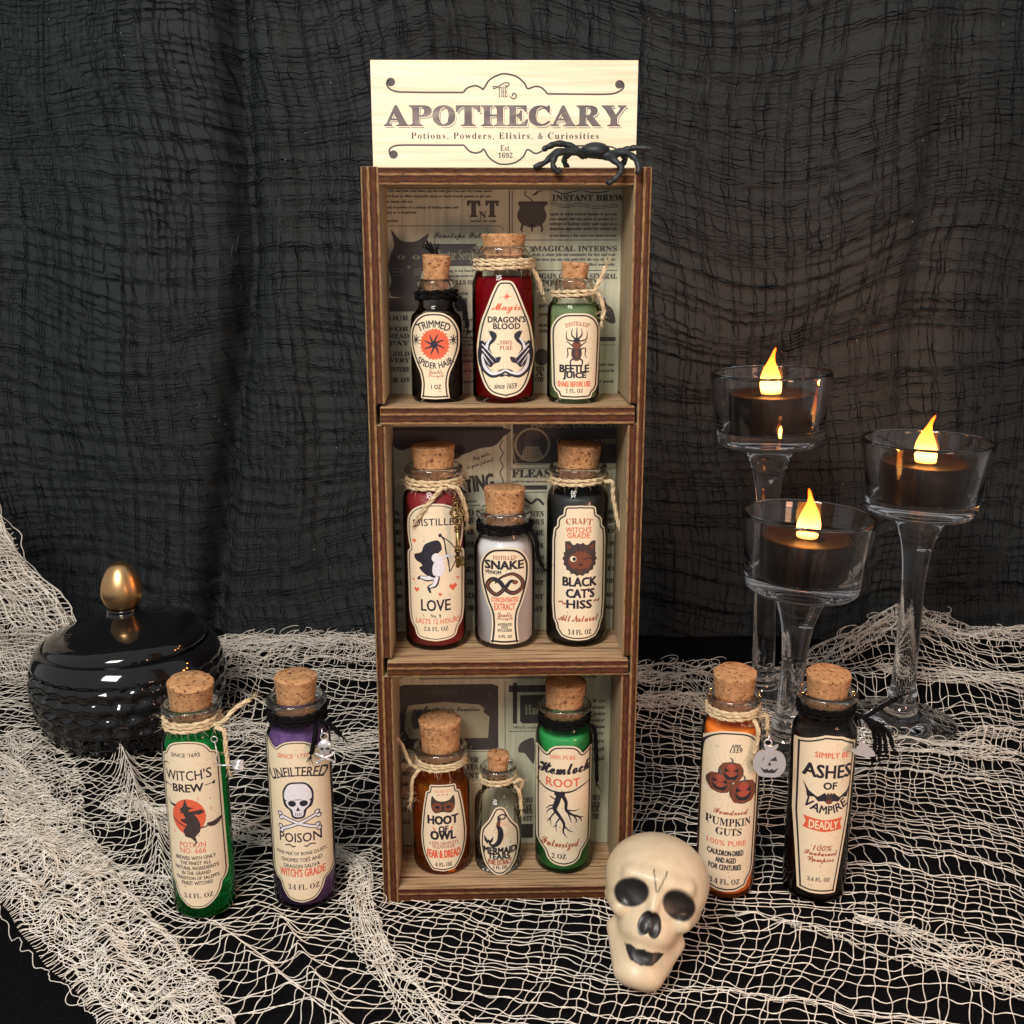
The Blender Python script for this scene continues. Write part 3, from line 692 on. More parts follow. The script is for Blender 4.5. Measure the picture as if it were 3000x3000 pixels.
# bottom compartment
k0 = len(pr.items)
ad(560, 1400, 152, 16); rect(405, 190, 1500, 194); rect(410, 196, 1510, 199); pr.S([(1430, 150), (1505, 198)], 5, 'G', 1, 0); pr.S([(262, 180), (300, 185), (325, 165)], 6, 'G')
pr.F([(275, 245), (310, 230), (860, 230), (895, 245), (895, 620), (870, 635), (300, 635), (270, 620)], 'N', 1)
pr.F([(340, 355), (560, 335), (780, 355), (810, 380), (800, 400), (840, 430), (830, 560), (340, 560), (310, 500), (320, 400)], 'F', 2)
pr.T("Mrs Pomeroy's", 500, 280, 380, 52, 'G', 'serif', 0, layer=2); pr.T('Pathetic Pumpkins', 640, 385, 280, 40, 'N', 'script', .02, layer=3)
pr.star(835, 295, 34, 'G', 8, .2, 2)
for k in range(5): pr.E(380 + k * 28, 440, 26, 62, 'N' if k % 2 else 'G', 3 + .1 * k)
pr.S([(440, 385), (455, 360)], 12, 'N', 3)
for y in (440, 465, 488, 508, 548): ad(570, 810, y, 9, 'N')
rect(935, 215, 939, 665); pr.S([(300, 645), (895, 645)], 4, 'G', 1, 0)
rect(960, 240, 1440, 282, 'N'); rect(985, 225, 1012, 475, 'N'); pr.F([(1030, 300), (1200, 300), (1240, 320), (1240, 460), (1200, 475), (1045, 475), (1030, 460)], 'N', 1); pr.T('Haunt', 1135, 390, 150, 60, 'F', 'serif', 0, layer=2)
pr.T("We'll make", 1070, 497, 170, 20, 'G', 'sans'); rect(960, 520, 1180, 524)
pr.F([(1030, 600), (1080, 570), (1120, 575), (1120, 720), (1090, 700), (1060, 660), (1020, 650)], 'G', 1, 4)
for y in (340, 380, 420, 460, 500, 540, 590, 640, 700): ad(1480, 1560, y, 16)
for y in (960, 1005, 1035, 1080): ad(1040, 1110, y, 24); ad(1490, 1540, y - 10, 26)
for y in (700, 745, 800): ad(690, 770, y, 24, 'G')
for y in (700, 780, 850, 930, 1010, 1090): ad(270, 330, y, 20, 'N')
rect(1030, 1110, 1115, 1200, 'N')
Z(k0, 925, 700, .00677, .0074, -.28, 4.62)
pr.build('newspaper_print', lambda x, y, l_: (x + .18, D - .20 - .004 * l_, max(.7, min(-y, HH - .66))), back, 0)

# ------------------------------------------------------------------ sign on top
sg = empty('apothecary_sign', (-.25, 2.2, 28.6), 'pale wooden apothecary sign board standing upright on top of the cabinet', 'sign', rz=math.radians(.5))
pb = MB(); pb.box(-4.80, 4.76, 0, .3, 0, 3.76)
o = pb.build('board', [M_sign, M_sign_edge], sg, smooth=False, bevel=.02)
o.data.polygons.foreach_set('material_index', [0 if abs(p.normal.y) > .5 else 1 for p in o.data.polygons])
pr = Print()
pr.T('THE', 905, 247, 62, 66, 'G', 'serif', .0); pr.S([(870, 215), (845, 212), (850, 226), (880, 210), (915, 190), (938, 190), (945, 203), (930, 212), (920, 203)], 7, 'G'); pr.S([(950, 275), (975, 290), (990, 272), (978, 255), (965, 262), (970, 272)], 8, 'G')
x0 = 145; tot = 0; wd = dict(A=152, P=138, O=140, T=150, H=152, E=132, C=132, R=150, Y=152)
word = 'APOTHECARY'; ws = [wd[c] for c in word]; k = 1548 / sum(ws); x = 148
for c, w_ in zip(word, ws):
    w_ *= k; cx_ = x + w_ / 2
    pr.T(c, cx_ - 3, 396, w_ * .93, 128, 'P', 'serif', .035, layer=1)
    # the cast line under each letter
    pr.T(c, cx_ + 7, 408, w_ * .93, 128, 'P', 'serif', .02, layer=.1); pr.T(c, cx_ + 2, 401, w_ * .95, 131, 'F2', 'serif', .032, layer=.5)
    x += w_
INK['P'] = varied('ink_worn', [(.30, (.085, .066, .072)), (.52, (.15, .12, .12)), (.72, (.36, .29, .25))], 110, .6, 5, (.5, 1, 2.), bs=0)
INK['F2'] = varied('ink_bare_wood', [(.3, (.86, .74, .52)), (.7, (.93, .83, .62))], 300, .5, bs=0)
pr.T('Potions, Powders, Elixirs, & Curiosities', 918, 525, 1200, 48, 'G', 'serif', .0, sp=1.25)
pr.T('Est.', 920, 600, 66, 38, 'G', 'serif'); pr.T('1692', 920, 646, 92, 34, 'G', 'serif', .01)
up = [(655, 250), (680, 222), (730, 208), (765, 220), (782, 228), (820, 172), (880, 140), (925, 134), (990, 150), (1040, 190), (1062, 225), (1110, 212), (1150, 220), (1188, 258)]
pr.S([(185, 172), (170, 195), (190, 228), (235, 245), (300, 248), (450, 250), (655, 250)] , 11, 'G'); pr.S(up, 11, 'G', 1, 5)
pr.S([(1188, 258), (1400, 260), (1560, 260), (1620, 252), (1665, 225), (1668, 195), (1650, 180)], 11, 'G'); pr.E(197, 185, 28, 27, 'G'); pr.E(1643, 198, 28, 27, 'G')
dn = [(655, 582), (690, 620), (730, 632), (765, 622), (782, 608), (815, 660), (870, 698), (925, 704), (985, 692), (1035, 655), (1062, 610), (1110, 634), (1150, 622), (1190, 588)]
pr.S([(180, 640), (178, 610), (210, 588), (270, 582), (450, 582), (655, 582)], 11, 'G'); pr.S(dn, 11, 'G', 1, 5); pr.E(203, 642, 28, 27, 'G')
pr.S([(1190, 588), (1400, 586), (1560, 588), (1620, 600), (1650, 625), (1640, 650)], 11, 'G')
pr.build('lettering', lambda x, y, l_: ((x - 918.5) * .005657, -.004 * l_, 3.76 - (y - 48) * .00541), sg, 0)

# ------------------------------------------------------------------ spider on the cabinet
sp = empty('toy_spider', (2.85, .75, 28.6), 'black rubber toy spider straddling the top edge of the cabinet', 'spider')
b_ = MB()
body = [(0, 0), (.22, .02), (.40, .08), (.50, .18), (.46, .28), (.30, .37), (.12, .41), (0, .42)]
vs_ = MB(); vs_.lathe(body, 28, jitter=.05)
for i, (x, y, z) in enumerate(vs_.v): vs_.v[i] = (x * 1.05 + .05, y * .9 - .30, z * 1.35 + .28)
vs_.v = vs_.v; vs_.build('abdomen', M_black_rubber, sp)
h = MB(); h.lathe([(0, 0), (.2, .03), (.27, .12), (.2, .24), (0, .28)], 20, jitter=.03)
for i, (x, y, z) in enumerate(h.v): h.v[i] = (x * 1.7 + .45, y - .35, z * 1.2 + .24)
h.build('head', M_black_rubber, sp)
legs = [  # in sign/cabinet space relative to the empty: x, y, z
    [(-.35, -.1, .45), (-.8, -.1, .72), (-1.25, -.2, .80), (-1.6, -.3, .68), (-1.78, -.35, .58)],
    [(-.3, -.15, .42), (-.85, -.2, .55), (-1.35, -.5, .48), (-1.7, -.7, .15), (-2.1, -.78, -.02)],
    [(-.25, -.25, .40), (-.7, -.6, .50), (-1.25, -.85, .44), (-1.45, -.98, .10), (-1.32, -.95, -.17), (-1.2, -.86, -.10)],
    [(-.3, .15, .40), (-.65, .3, .55), (-.95, .4, .40), (-.98, .45, .2), (-.85, .5, 0.03)],
    [(.45, -.1, .45), (.9, 0, .55), (1.2, -.1, .62), (1.5, -.2, .66), (2.0, -.3, .62)],
    [(.5, -.2, .42), (1.0, -.4, .48), (1.35, -.75, .30), (1.5, -1.0, -.05), (1.44, -.98, -.28)],
    [(.35, -.35, .38), (.65, -.75, .22), (.90, -.98, -.05), (.80, -1.05, -.3), (.55, -1.0, -.52), (.42, -.92, -.50)],
    [(.5, .15, .40), (.9, .3, .52), (1.15, .35, .35), (1.05, .4, .12), (.98, .42, 0.02)]]
for p in legs:
    g = MB(); pp = cr(p, 7); n_ = len(pp); g.tube(pp, [.125 - .035 * i / n_ + .012 * math.sin(i * 1.1) for i in range(n_)], 10); g.build('leg', M_black_rubber, sp)

# ------------------------------------------------------------------ bottles
LS = {"spider": (-.035, 1.748, .00581, .00578), "dragon": (.063, 2.34, .00577, .00572), "beetle": (.04, 1.759, .00577, .00575), "love": (.071, 3.214, .00611, .00639),
      "snake": (.006, 2.233, .00617, .00648), "cat": (.037, 3.058, .00617, .00645), "owl": (.131, 2.216, .00649, .0072), "mermaid": (.084, 1.587, .00651, .00725),
      "hemlock": (-.025, 3.149, .00646, .00713), "witch": (.12, 4.062, .00579, .00642), "poison": (.117, 3.897, .00587, .00651), "pumpkin": (-.163, 3.858, .00632, .00699), "ashes": (-.129, 3.922, .00628, .00695)}
def rope(path, R_, plies, mb, twist=9., fuzz=0, q=rnd, k=5, fr=.006, fl=.35):
    """twisted plies along a path plus loose fibres"""
    P = [Vector(p) for p in path]; N = len(P); up = None; frames = []
    for i in range(N):
        t_ = (P[min(i + 1, N - 1)] - P[max(i - 1, 0)]).normalized()
        if up is None: up = t_.orthogonal()
        up = (up - t_ * up.dot(t_)).normalized(); frames.append((up.copy(), t_.cross(up)))
    d = 0
    ph = [0]
    for i in range(1, N): d += (P[i] - P[i - 1]).length; ph.append(d * twist)
    for j in range(plies):
        a0 = 2 * PI * j / plies
        mb.tube([P[i] + (frames[i][0] * math.cos(a0 + ph[i]) + frames[i][1] * math.sin(a0 + ph[i])) * R_ * .5 for i in range(N)], [R_ * .58 * (1 + .12 * math.sin(i * 1.7 + j)) for i in range(N)], k)
    for _ in range(fuzz):
        i = q.randrange(N); a = q.uniform(0, 6.28); dv = (frames[i][0] * math.cos(a) + frames[i][1] * math.sin(a)); c = P[i] + dv * R_ * .8
        e = Vector((q.uniform(-1, 1), q.uniform(-1, 1), q.uniform(-1, 1))) * .5 + dv; l_ = q.uniform(.3, 1) * fl
        mb.tube([c, c + e * l_ * .5 + Vector((0, 0, -.03)), c + e * l_ + Vector((q.uniform(-.1, .1), 0, q.uniform(-.12, .05)))], [fr, fr, fr * .5], 3)
def wraps(rn, z0, n, R_, q):
    pts = []; steps = 26 * n
    for i in range(steps + 1):
        a = 2 * PI * i / 26; pts.append(((rn + .01 * math.sin(3 * a)) * math.cos(a), (rn + .01 * math.cos(2 * a)) * math.sin(a), z0 + R_ * 1.55 * i / 26 + .015 * math.sin(a * 1.3)))
    return pts
def bottle(key, x, y, z, r_, hs, hr, hc, rc, fill, level, twine, label, art, wrapn=3, tails=(), corktilt=(0, 0), rimk=.93, neck=.80, top_open=None, cork_in=.9, thick=False, labelname=None):
    root = empty('potion_bottle', (x, y, z), label, 'bottle', 'corked potion bottles')
    q = random.Random(hash(key) % 1000 if False else sum(map(ord, key)))
    rn = r_ * neck; rr_ = r_ * rimk; rim_h = .26
    # wall profile: bottom centre -> base corner -> body -> shoulder -> neck -> rim
    zn = hr - rim_h - .42
    out = [(0, .06), (r_ * .55, .03), (r_ * .80, 0), (r_ * .90, .02), (r_ * .965, .09), (r_, .22), (r_, hs - .35), (r_ * .985, hs - .15), (r_ * .93, hs + .03), ((r_ * .93 + rn) / 2, hs + .16), (rn + .03, hs + .30), (rn, max(hs + .40, zn)), (rn, hr - rim_h - .06)]
    out = [p for i, p in enumerate(out) if i < 10 or p[1] < hr - rim_h]
    body = MB(); body.lathe(out, 64); gb = body.build('glass_wall', M_thin, root)
    th = .16 if r_ > 1.05 else .14
    ri = min(rn - .10, rr_ - .2); zr = hr - rim_h - .06
    rim = [(rn, zr), (rr_ - .04, zr + .04), (rr_, zr + .11), (rr_ + .005, hr - .10), (rr_ - .05, hr - .02), (rr_ - .12, hr), (ri + .06, hr - .01), (ri, hr - .08), (ri, zr - .35), (ri + .02, zr - .37), (rn - .03, zr - .37), (rn - .02, zr)]
    rm = MB(); rm.lathe(rim + [rim[0]], 64); rm.build('rim', M_glass, root)
    # contents
    fi = r_ - .115
    if fill is not None:
        c = MB(); top = level
        pr_ = [(0, .13), (fi * .8, .13), (fi * .93, .17), (fi, .30)]
        if top > hs - .3: pr_ += [(fi, hs - .38), (fi * .98, hs - .17), (fi * .92, hs)] + ([((fi * .92 + rn - .1) / 2, hs + .13)] if top > hs + .1 else []) + ([(rn - .12, hs + .28), (rn - .12, top)] if top > hs + .3 else [(fi * .80, top)] if top <= hs + .1 else [])
        else: pr_ += [(fi, top - .03), (fi * .97, top)]
        pr_ += [(0, pr_[-1][1] + .01)]
        c.lathe(pr_, 56); c.build(fill[1], fill[0], root)
    # cork
    ck = MB(); rb = min(rc * .86, ri - .015); zb = hr - cork_in * .75
    pk = [(0, zb), (rb * .94, zb), (rb, zb + .05), (rb + (rc - rb) * .35, (zb + hc) / 2), (rc * .985, hc - .10), (rc, hc - .05), (rc * .96, hc - .005), (rc * .5, hc + .01), (0, hc)]
    ck.lathe(pk, 40, jitter=.035); o_ = ck.build('cork', M_cork, root)
    if corktilt != (0, 0):
        p = Vector((0, 0, hr * S)); R3 = Matrix.Rotation(corktilt[0], 4, 'X') @ Matrix.Rotation(corktilt[1], 4, 'Y')
        o_.data.transform(Matrix.Translation(p) @ R3 @ Matrix.Translation(-p))
    # twine
    if twine:
        m_, R_ = twine; tw = MB(); nz = max(hs + .22, zr - .08 - wrapn * R_ * 1.75)
        fz = 170 if m_ is M_jute else 40
        rope(wraps(rn + R_ * .9, nz, wrapn, R_, q), R_, 2, tw, 7 / (R_ * 10), fz, q)
        for t_ in tails:
            rope(cr([(a, b2, c2 + nz) for a, b2, c2 in t_], 7), R_, 3, tw, 6, 26 if m_ is M_jute else 12, q)
            e = Vector(t_[-1]) + Vector((0, 0, nz)); dr = (Vector(t_[-1]) - Vector(t_[-2])).normalized()
            for _ in range(16):
                s_ = Vector((q.uniform(-.5, .5), q.uniform(-.5, .5), q.uniform(-.5, .5)))
                tw.tube([e - dr * .1, e + (dr + s_ * .5) * .16, e + (dr + s_) * q.uniform(.2, .42)], [.014, .012, .006], 3)
        tw.build('twine', m_, root, smooth=True)
    # label
    dx, zc, kx, kz = LS[key]; Rl = r_ + .006
    def surf(px, py, lay):
        X = dx + px * kx; Z_ = zc - py * kz; R2 = Rl + .0035 * lay; X = max(-R2 * .985, min(R2 * .985, X))
        return (X, -math.sqrt(R2 * R2 - X * X), Z_)
    P_ = Print(); edge, border = art(P_)
    V, T_ = subdiv(edge, [tuple(t_) for t_ in tessellate_polygon([[Vector((a, b2, 0)) for a, b2 in edge]])], 12)
    lm = MB(); lm.add([surf(a, b2, 0) for a, b2 in V], T_); lo = lm.build('label', M_paper, root)
    for d_, w_, ink in border:
        P_.S(inset(edge, d_), w_, ink, 1, 0, True)
    pr_o = P_.build('print', surf, lo, 16)
    return root

def side_sign(pts):  # make inset() go inwards for clockwise (y down) outlines
    return pts
# ---- label drawings. Each returns (outline, borders); units as in the drawing grid
def a_spider(p):
    e = outline(cr([(0, -272), (60, -265), (115, -228), (150, -165), (157, -105), (150, -30), (120, 55), (95, 110), (84, 170), (86, 220), (92, 268)], 6) + [(92, 272), (0, 275)])
    p.splatter(120, -220, 60, 26, 1); p.E(2, -73, 88, 92, 'O'); 
    for i in range(26): a = i * .2417; p.E(2 + 90 * math.cos(a), -73 + 94 * math.sin(a), 6 + 3 * (i % 3), 5, 'O', 1, 6)
    p.E(-2, -72, 22, 24, 'K', 2)
    for i in range(8):
        a = i * PI / 4 + .25; p.S([(0, -72), (34 * math.cos(a), -72 + 34 * math.sin(a)), (66 * math.cos(a + .12), -72 + 66 * math.sin(a + .12))], [14, 11, 5], 'K', 2)
    for x in (-118, 118):
        for i in range(4): a = i * PI / 4 + .1; p.S([(x - 25 * math.cos(a), -98 - 32 * math.sin(a)), (x + 25 * math.cos(a), -98 + 32 * math.sin(a))], 6, 'K')
    p.T('TRIMMED', -4, -200, 205, 44, 'K', 'sans', .0, 30); p.T('SPIDER HAIR', 2, 62, 218, 38, 'K', 'sans', .0, -38)
    p.T('Double', 6, 100, 88, 30, 'R', 'script'); p.T('Strength', 6, 128, 98, 28, 'R', 'script'); p.T('1 OZ', 8, 196, 62, 28, 'K', 'sans')
    return e, [(14, 9, 'K')]
def a_dragon(p):
    e = outline(cr([(0, -370), (45, -360), (80, -300), (120, -200), (155, -110), (176, -10), (183, 80), (170, 190), (135, 290), (85, 345), (0, 368)], 6))
    p.rays(0, 40, 90, 175, 30); p.splatter(150, -200, 300, 30, 2)
    p.star(10, -272, 36, 'O', 8, .22); p.T('Magic', 8, -200, 185, 68, 'O', 'script', .015)
    p.T("DRAGON'S", 8, -128, 236, 38, 'K', 'sans', .02); p.T('BLOOD', 8, -86, 168, 36, 'K', 'sans', .02)
    p.T('100%', 4, 15, 82, 26, 'R', 'serif'); p.T('PURE', 4, 50, 82, 28, 'R', 'serif')
    k = len(p.items)
    p.S([(-95, -55), (-70, -30), (-80, 0), (-110, 25), (-125, 60), (-115, 95)], [10, 30, 28, 34, 52, 46], 'K', 1); p.S([(-88, -12), (-112, 20), (-122, 60)], [8, 16, 20], 'W', 2)
    p.F([(-110, -62), (-85, -40), (-55, -30), (-62, -5), (-88, -10)], 'K', 1.4)
    p.S([(-150, 10), (-158, 90), (-140, 170), (-90, 220), (-40, 215), (0, 195), (40, 205), (30, 225), (0, 222)], [20, 40, 46, 40, 30, 26, 24, 18, 8], 'K', 1); p.S([(-150, 100), (-132, 172), (-88, 212), (-40, 207), (0, 190), (36, 205)], [10, 22, 20, 14, 12, 8], 'W', 2)
    p.F([(-150, 5), (-95, 70), (-70, 110), (-30, 105), (-40, 140), (-70, 150), (-95, 175), (-125, 150), (-150, 90)], 'K', 1.2, 3); 
    for a, c in (((-148, 30), (-60, 120)), ((-150, 60), (-75, 145)), ((-148, 90), (-100, 160))): p.S([a, c], [9, 3], 'W', 2, 0)
    p.mirror(p.items[k:])
    p.T('since 1659', 0, 292, 145, 36, 'K', 'ital', -.01)
    return e, [(16, 9, 'K')]
def a_beetle(p):
    e = outline(cr([(0, -268), (70, -264), (120, -235), (150, -185), (156, -130), (152, 0), (148, 130)], 6) + [(146, 190), (130, 222), (112, 235), (100, 268), (0, 272)])
    p.rays(0, -65, 55, 110, 26); p.T('DISTILLED', 4, -205, 145, 26, 'R', 'serif', 0, 16)
    p.E(4, -20, 34, 50, 'B', 1.2); p.E(4, -25, 30, 46, 'D', 1.6); p.E(4, -70, 30, 24, 'B', 2); p.E(4, -98, 20, 18, 'K', 2); p.E(4, -18, 10, 26, 'B', 3)
    k = len(p.items)
    p.S([(10, -108), (36, -135), (32, -175)], [11, 8, 3], 'K', 2); p.S([(20, -95), (62, -105), (70, -135), (66, -162)], [9, 8, 5, 2], 'K', 2); p.S([(30, -45), (60, -50), (58, -10), (68, 12)], [8, 7, 6, 3], 'K', 2); p.S([(30, -65), (58, -88), (70, -95)], [8, 6, 3], 'K', 2); p.S([(22, 15), (42, 30), (36, 68), (28, 74)], [10, 9, 6, 3], 'K', 2)
    for V, T_, i, l_ in list(p.items[k:]):
        U = V.copy(); U[:, 0] = 8 - U[:, 0]; p.items.append((U, T_, i, l_))
    p.S([(4, -108), (4, -180)], [12, 4], 'K', 2, 0)
    p.T('BEETLE', -8, 78, 182, 46, 'K', 'sans', .045); p.T('JUICE', -6, 125, 145, 44, 'K', 'sans', .045); p.T('SHAKE BEFORE USE', -8, 176, 205, 34, 'O', 'sans', .01); p.T('1 FL. OZ', -6, 218, 110, 28, 'K', 'serif')
    return e, [(14, 9, 'K')]
def a_love(p):
    e = outline(cr([(0, -430), (60, -425), (125, -395), (165, -345), (176, -280), (170, -200), (158, -140)], 6) + cr([(158, -140), (178, -110), (178, 0), (176, 150), (176, 240)], 4) + cr([(176, 240), (165, 320), (140, 360), (125, 405), (90, 425), (0, 435)], 5))
    p.rays(-40, -40, 80, 150, 30); p.splatter(130, -300, 380, 40, 3); p.T('DISTILLED', 20, -318, 305, 44, 'K', 'sans', -.02, 16)
    # winged archer figure
    p.F([(-130, -110), (-85, -130), (-60, -180), (20, -205), (45, -150), (10, -110), (30, -60), (50, 0), (0, 30), (-60, 10), (-100, -30), (-70, -50), (-120, -75)], 'K', 1, 4)
    p.E(10, -95, 30, 30, 'W', 2); p.F([(-5, -65), (50, -85), (60, -20), (30, 20), (-15, 0)], 'W', 2, 4); p.S([(30, -80), (70, -105), (110, -95)], [18, 16, 10], 'W', 2.2)
    p.S([(0, 20), (-50, 35), (-95, 30), (-110, 45)], [42, 36, 20, 14], 'K', 1); p.S([(0, 20), (-50, 32), (-95, 28)], [30, 24, 10], 'W', 2); p.S([(10, 10), (0, 70), (-40, 90), (-30, 125)], [44, 36, 22, 12], 'K', 1); p.S([(8, 20), (-4, 68), (-38, 88)], [30, 22, 10], 'W', 2)
    p.S([(35, -235), (60, -200), (70, -130), (85, -60), (90, 0)], [6, 8, 8, 8, 6], 'K', 2); p.S([(35, -235), (100, -180), (135, -110), (120, -50), (90, 0)], 6, 'K', 2); p.E(35, -235, 11, 11, 'K', 2); p.S([(-90, -80), (-40, 0), (0, 25)], [16, 20, 14], 'K', 2.6)
    for x, y, s_ in ((-130, -195, 14), (-120, 110, 18), (110, 95, 26), (140, 45, 10), (30, 135, 13), (-140, 50, 9)): p.F([(x, y + s_), (x - s_, y - s_ * .2), (x - s_ * .5, y - s_ * .8), (x, y - s_ * .35), (x + s_ * .5, y - s_ * .8), (x + s_, y - s_ * .2)], 'O')
    p.T('LOVE', 0, 205, 185, 72, 'K', 'sans', .0); p.T('No. 9', 0, 272, 66, 24, 'K', 'serif'); p.T('LASTS 12 HOURS', 10, 308, 280, 32, 'O', 'sans', -.015); p.T('2.6 FL. OZ', 0, 356, 155, 28, 'K', 'serif')
    return e, [(13, 5, 'K')]
def a_snake(p):
    e = outline(cr([(0, -302), (70, -295), (120, -262), (150, -205), (155, -140), (145, -60), (115, 40), (88, 110), (82, 190), (92, 290)], 6) + [(95, 302), (0, 304)])
    p.splatter(120, -240, 60, 22, 4); p.T('DISTILLED', 0, -240, 148, 26, 'R', 'serif'); p.T('SNAKE', -2, -194, 240, 52, 'K', 'sans', .045); p.T('VENOM', -72, -148, 100, 22, 'K', 'sans', .03)
    q_ = [(-60, -80), (-20, -120), (50, -140), (105, -100), (110, -50), (60, -20), (10, -40), (-30, -90), (-75, -105), (-108, -70), (-95, -35), (-50, -10), (0, -50), (40, -95), (72, -80)]
    p.S(q_, [8, 14, 20, 24, 26, 26, 26, 28, 28, 28, 28, 26, 24, 20, 22], 'K', 2); p.S(q_[1:7], [5, 8, 10, 12, 10, 5], 'B', 3); p.S(q_[8:13], [8, 12, 12, 10, 5], 'B', 3); p.E(66, -86, 18, 13, 'B', 3)
    p.T('CONCENTRATED', 0, 22, 172, 30, 'O', 'sans', .0); p.T('EXTRACT', 0, 66, 132, 42, 'O', 'sans', .0); p.T('Double', 0, 115, 90, 30, 'R', 'script', .01); p.T('Strength', 0, 142, 98, 28, 'R', 'script', .01)
    p.T('ANTIDOTE', 0, 178, 92, 18, 'K', 'serif', .02); p.T('NOT', 0, 197, 44, 16, 'K', 'serif', .02); p.T('INCLUDED', 0, 216, 92, 18, 'K', 'serif', .02); p.T('6 FL. OZ', 4, 254, 84, 20, 'K', 'serif', .02)
    return e, [(15, 12, 'K')]
def a_cat(p):
    e = outline([(0, -425), (80, -420), (98, -408), (104, -365), (125, -352), (140, -330), (142, -290), (160, -270), (168, -200), (168, 200), (160, 300), (146, 325), (138, 365), (110, 405), (60, 420), (0, 424)])
    p.splatter(140, -370, 380, 50, 5); p.T('CRAFT', -5, -330, 165, 38, 'R', 'serif', -.01, 10); p.T("WITCH'S", -8, -275, 160, 34, 'O', 'sans', -.01); p.T('GRADE', -8, -240, 142, 32, 'O', 'sans', -.01)
    fur = []
    for i in range(36):
        a = 2 * PI * i / 36; k = 1.0 if i % 2 else 1.1; fur.append((2 + 100 * k * math.cos(a), -92 + 96 * k * math.sin(a)))
    p.F(fur, 'D', 1); p.F([(-90, -130), (-92, -200), (-62, -205), (-30, -165)], 'D', 1.2); p.F([(40, -165), (75, -205), (100, -205), (100, -130)], 'D', 1.2); p.F([(-78, -150), (-80, -188), (-50, -168)], 'B', 2); p.F([(60, -168), (88, -190), (88, -150)], 'B', 2)
    p.E(4, -80, 76, 60, 'B', 2); p.E(-40, -95, 20, 18, 'F2', 3); p.E(-34, -95, 11, 12, 'K', 4); p.S([(25, -92), (55, -100), (82, -90)], 7, 'K', 3); p.F([(-8, -66), (22, -66), (7, -48)], 'K', 3); p.S([(-30, -36), (7, -26), (44, -36)], 6, 'K', 3)
    p.S([(7, -26), (7, -10)], 16, 'B', 3, 0)
    for x in (-20, 5, 30): p.S([(x, -150), (x + 2, -122)], 8, 'B', 3, 0)
    p.T('BLACK', 4, 50, 212, 56, 'K', 'sans', .04); p.T("CAT'S", 8, 122, 178, 56, 'K', 'sans', .04); p.T('HISS', 2, 192, 158, 52, 'K', 'sans', .04)
    p.S([(-128, 188), (-108, 180), (-95, 196), (-82, 186)], 8, 'R'); p.S([(92, 182), (108, 172), (122, 180), (132, 166)], 8, 'R')
    p.T('All Natural', 0, 288, 255, 60, 'R', 'script', .015); p.T('3.4 FL. OZ', 8, 370, 150, 34, 'K', 'serif', .01)
    return e, [(13, 8, 'K')]
def a_owl(p):
    e = outline([(0, -268), (72, -266), (82, -258), (84, -228), (104, -220), (108, -205)] + cr([(108, -205), (124, -120), (138, 0), (142, 80), (128, 170), (96, 235), (70, 268)], 5) + [(0, 276)])
    p.T('AUTHENTIC', 0, -228, 112, 20, 'A', 'serif'); p.T('* * *', 0, -206, 66, 12, 'O', 'sans'); p.splatter(100, -180, 220, 30, 6)
    p.F([(-68, -196), (-40, -172), (0, -165), (40, -172), (68, -196), (74, -130), (50, -92), (0, -100), (-50, -92), (-74, -130)], 'D', 1, 4); p.E(-36, -128, 34, 30, 'B', 2); p.E(36, -128, 34, 30, 'B', 2); p.E(-34, -130, 15, 9, 'K', 3); p.E(34, -130, 15, 9, 'K', 3); p.F([(-8, -132), (8, -132), (0, -102)], 'K', 3)
    p.T('HOOT', -2, -48, 188, 52, 'K', 'sans', .05); p.T('OF', 2, 8, 58, 38, 'K', 'sans', .04); p.T('OWL', -2, 48, 156, 54, 'K', 'sans', .05)
    p.F([(-72, -12), (-48, 8), (-54, 12), (-40, 28), (-66, 10), (-60, 5)], 'O'); p.F([(68, -16), (44, 6), (50, 10), (36, 28), (62, 8), (56, 4)], 'O')
    p.T('A FEW DROPLETS', 0, 98, 185, 22, 'R', 'serif'); p.T('TO ENDANGER', 0, 120, 140, 20, 'R', 'serif'); p.T('FEAR & DREAD', 0, 166, 208, 50, 'O', 'sans', .02); p.T('6 FL. OZ', 0, 232, 102, 26, 'K', 'serif', .02)
    return e, [(11, 7, 'K')]
def a_mermaid(p):
    e = outline(cr([(0, -214), (32, -200), (70, -130), (112, -70), (124, -10), (122, 60), (95, 150), (40, 205), (0, 216)], 6))
    p.rays(25, -70, 25, 75, 20, 'O', 3); p.splatter(80, -120, 60, 16, 8)
    p.S([(-15, -150), (10, -165), (32, -160), (30, -140), (8, -138)], 9, 'D', 2); p.E(-5, -138, 12, 14, 'D', 2); p.S([(-5, -125), (-12, -95), (2, -70), (4, -30), (-10, 10), (-40, 30), (-62, 22), (-72, -5)], [22, 22, 32, 36, 30, 20, 14, 8], 'K', 2); p.S([(-5, -125), (-10, -95)], [18, 20], 'B', 3, 0)
    p.F([(-72, 5), (-100, -30), (-98, 5), (-80, 25)], 'K', 2); p.F([(-68, 5), (-40, -30), (-45, 0), (-60, 20)], 'K', 2)
    p.T('MERMAID', 0, 62, 206, 40, 'K', 'sans', .05); p.T('TEARS', -6, 98, 140, 34, 'K', 'sans', .05); p.T('PURE EXTRACT', 0, 134, 150, 32, 'R', 'sans', .02); p.T('1 FL. OZ', 0, 166, 90, 22, 'K', 'serif', .02)
    return e, [(13, 8, 'K')]
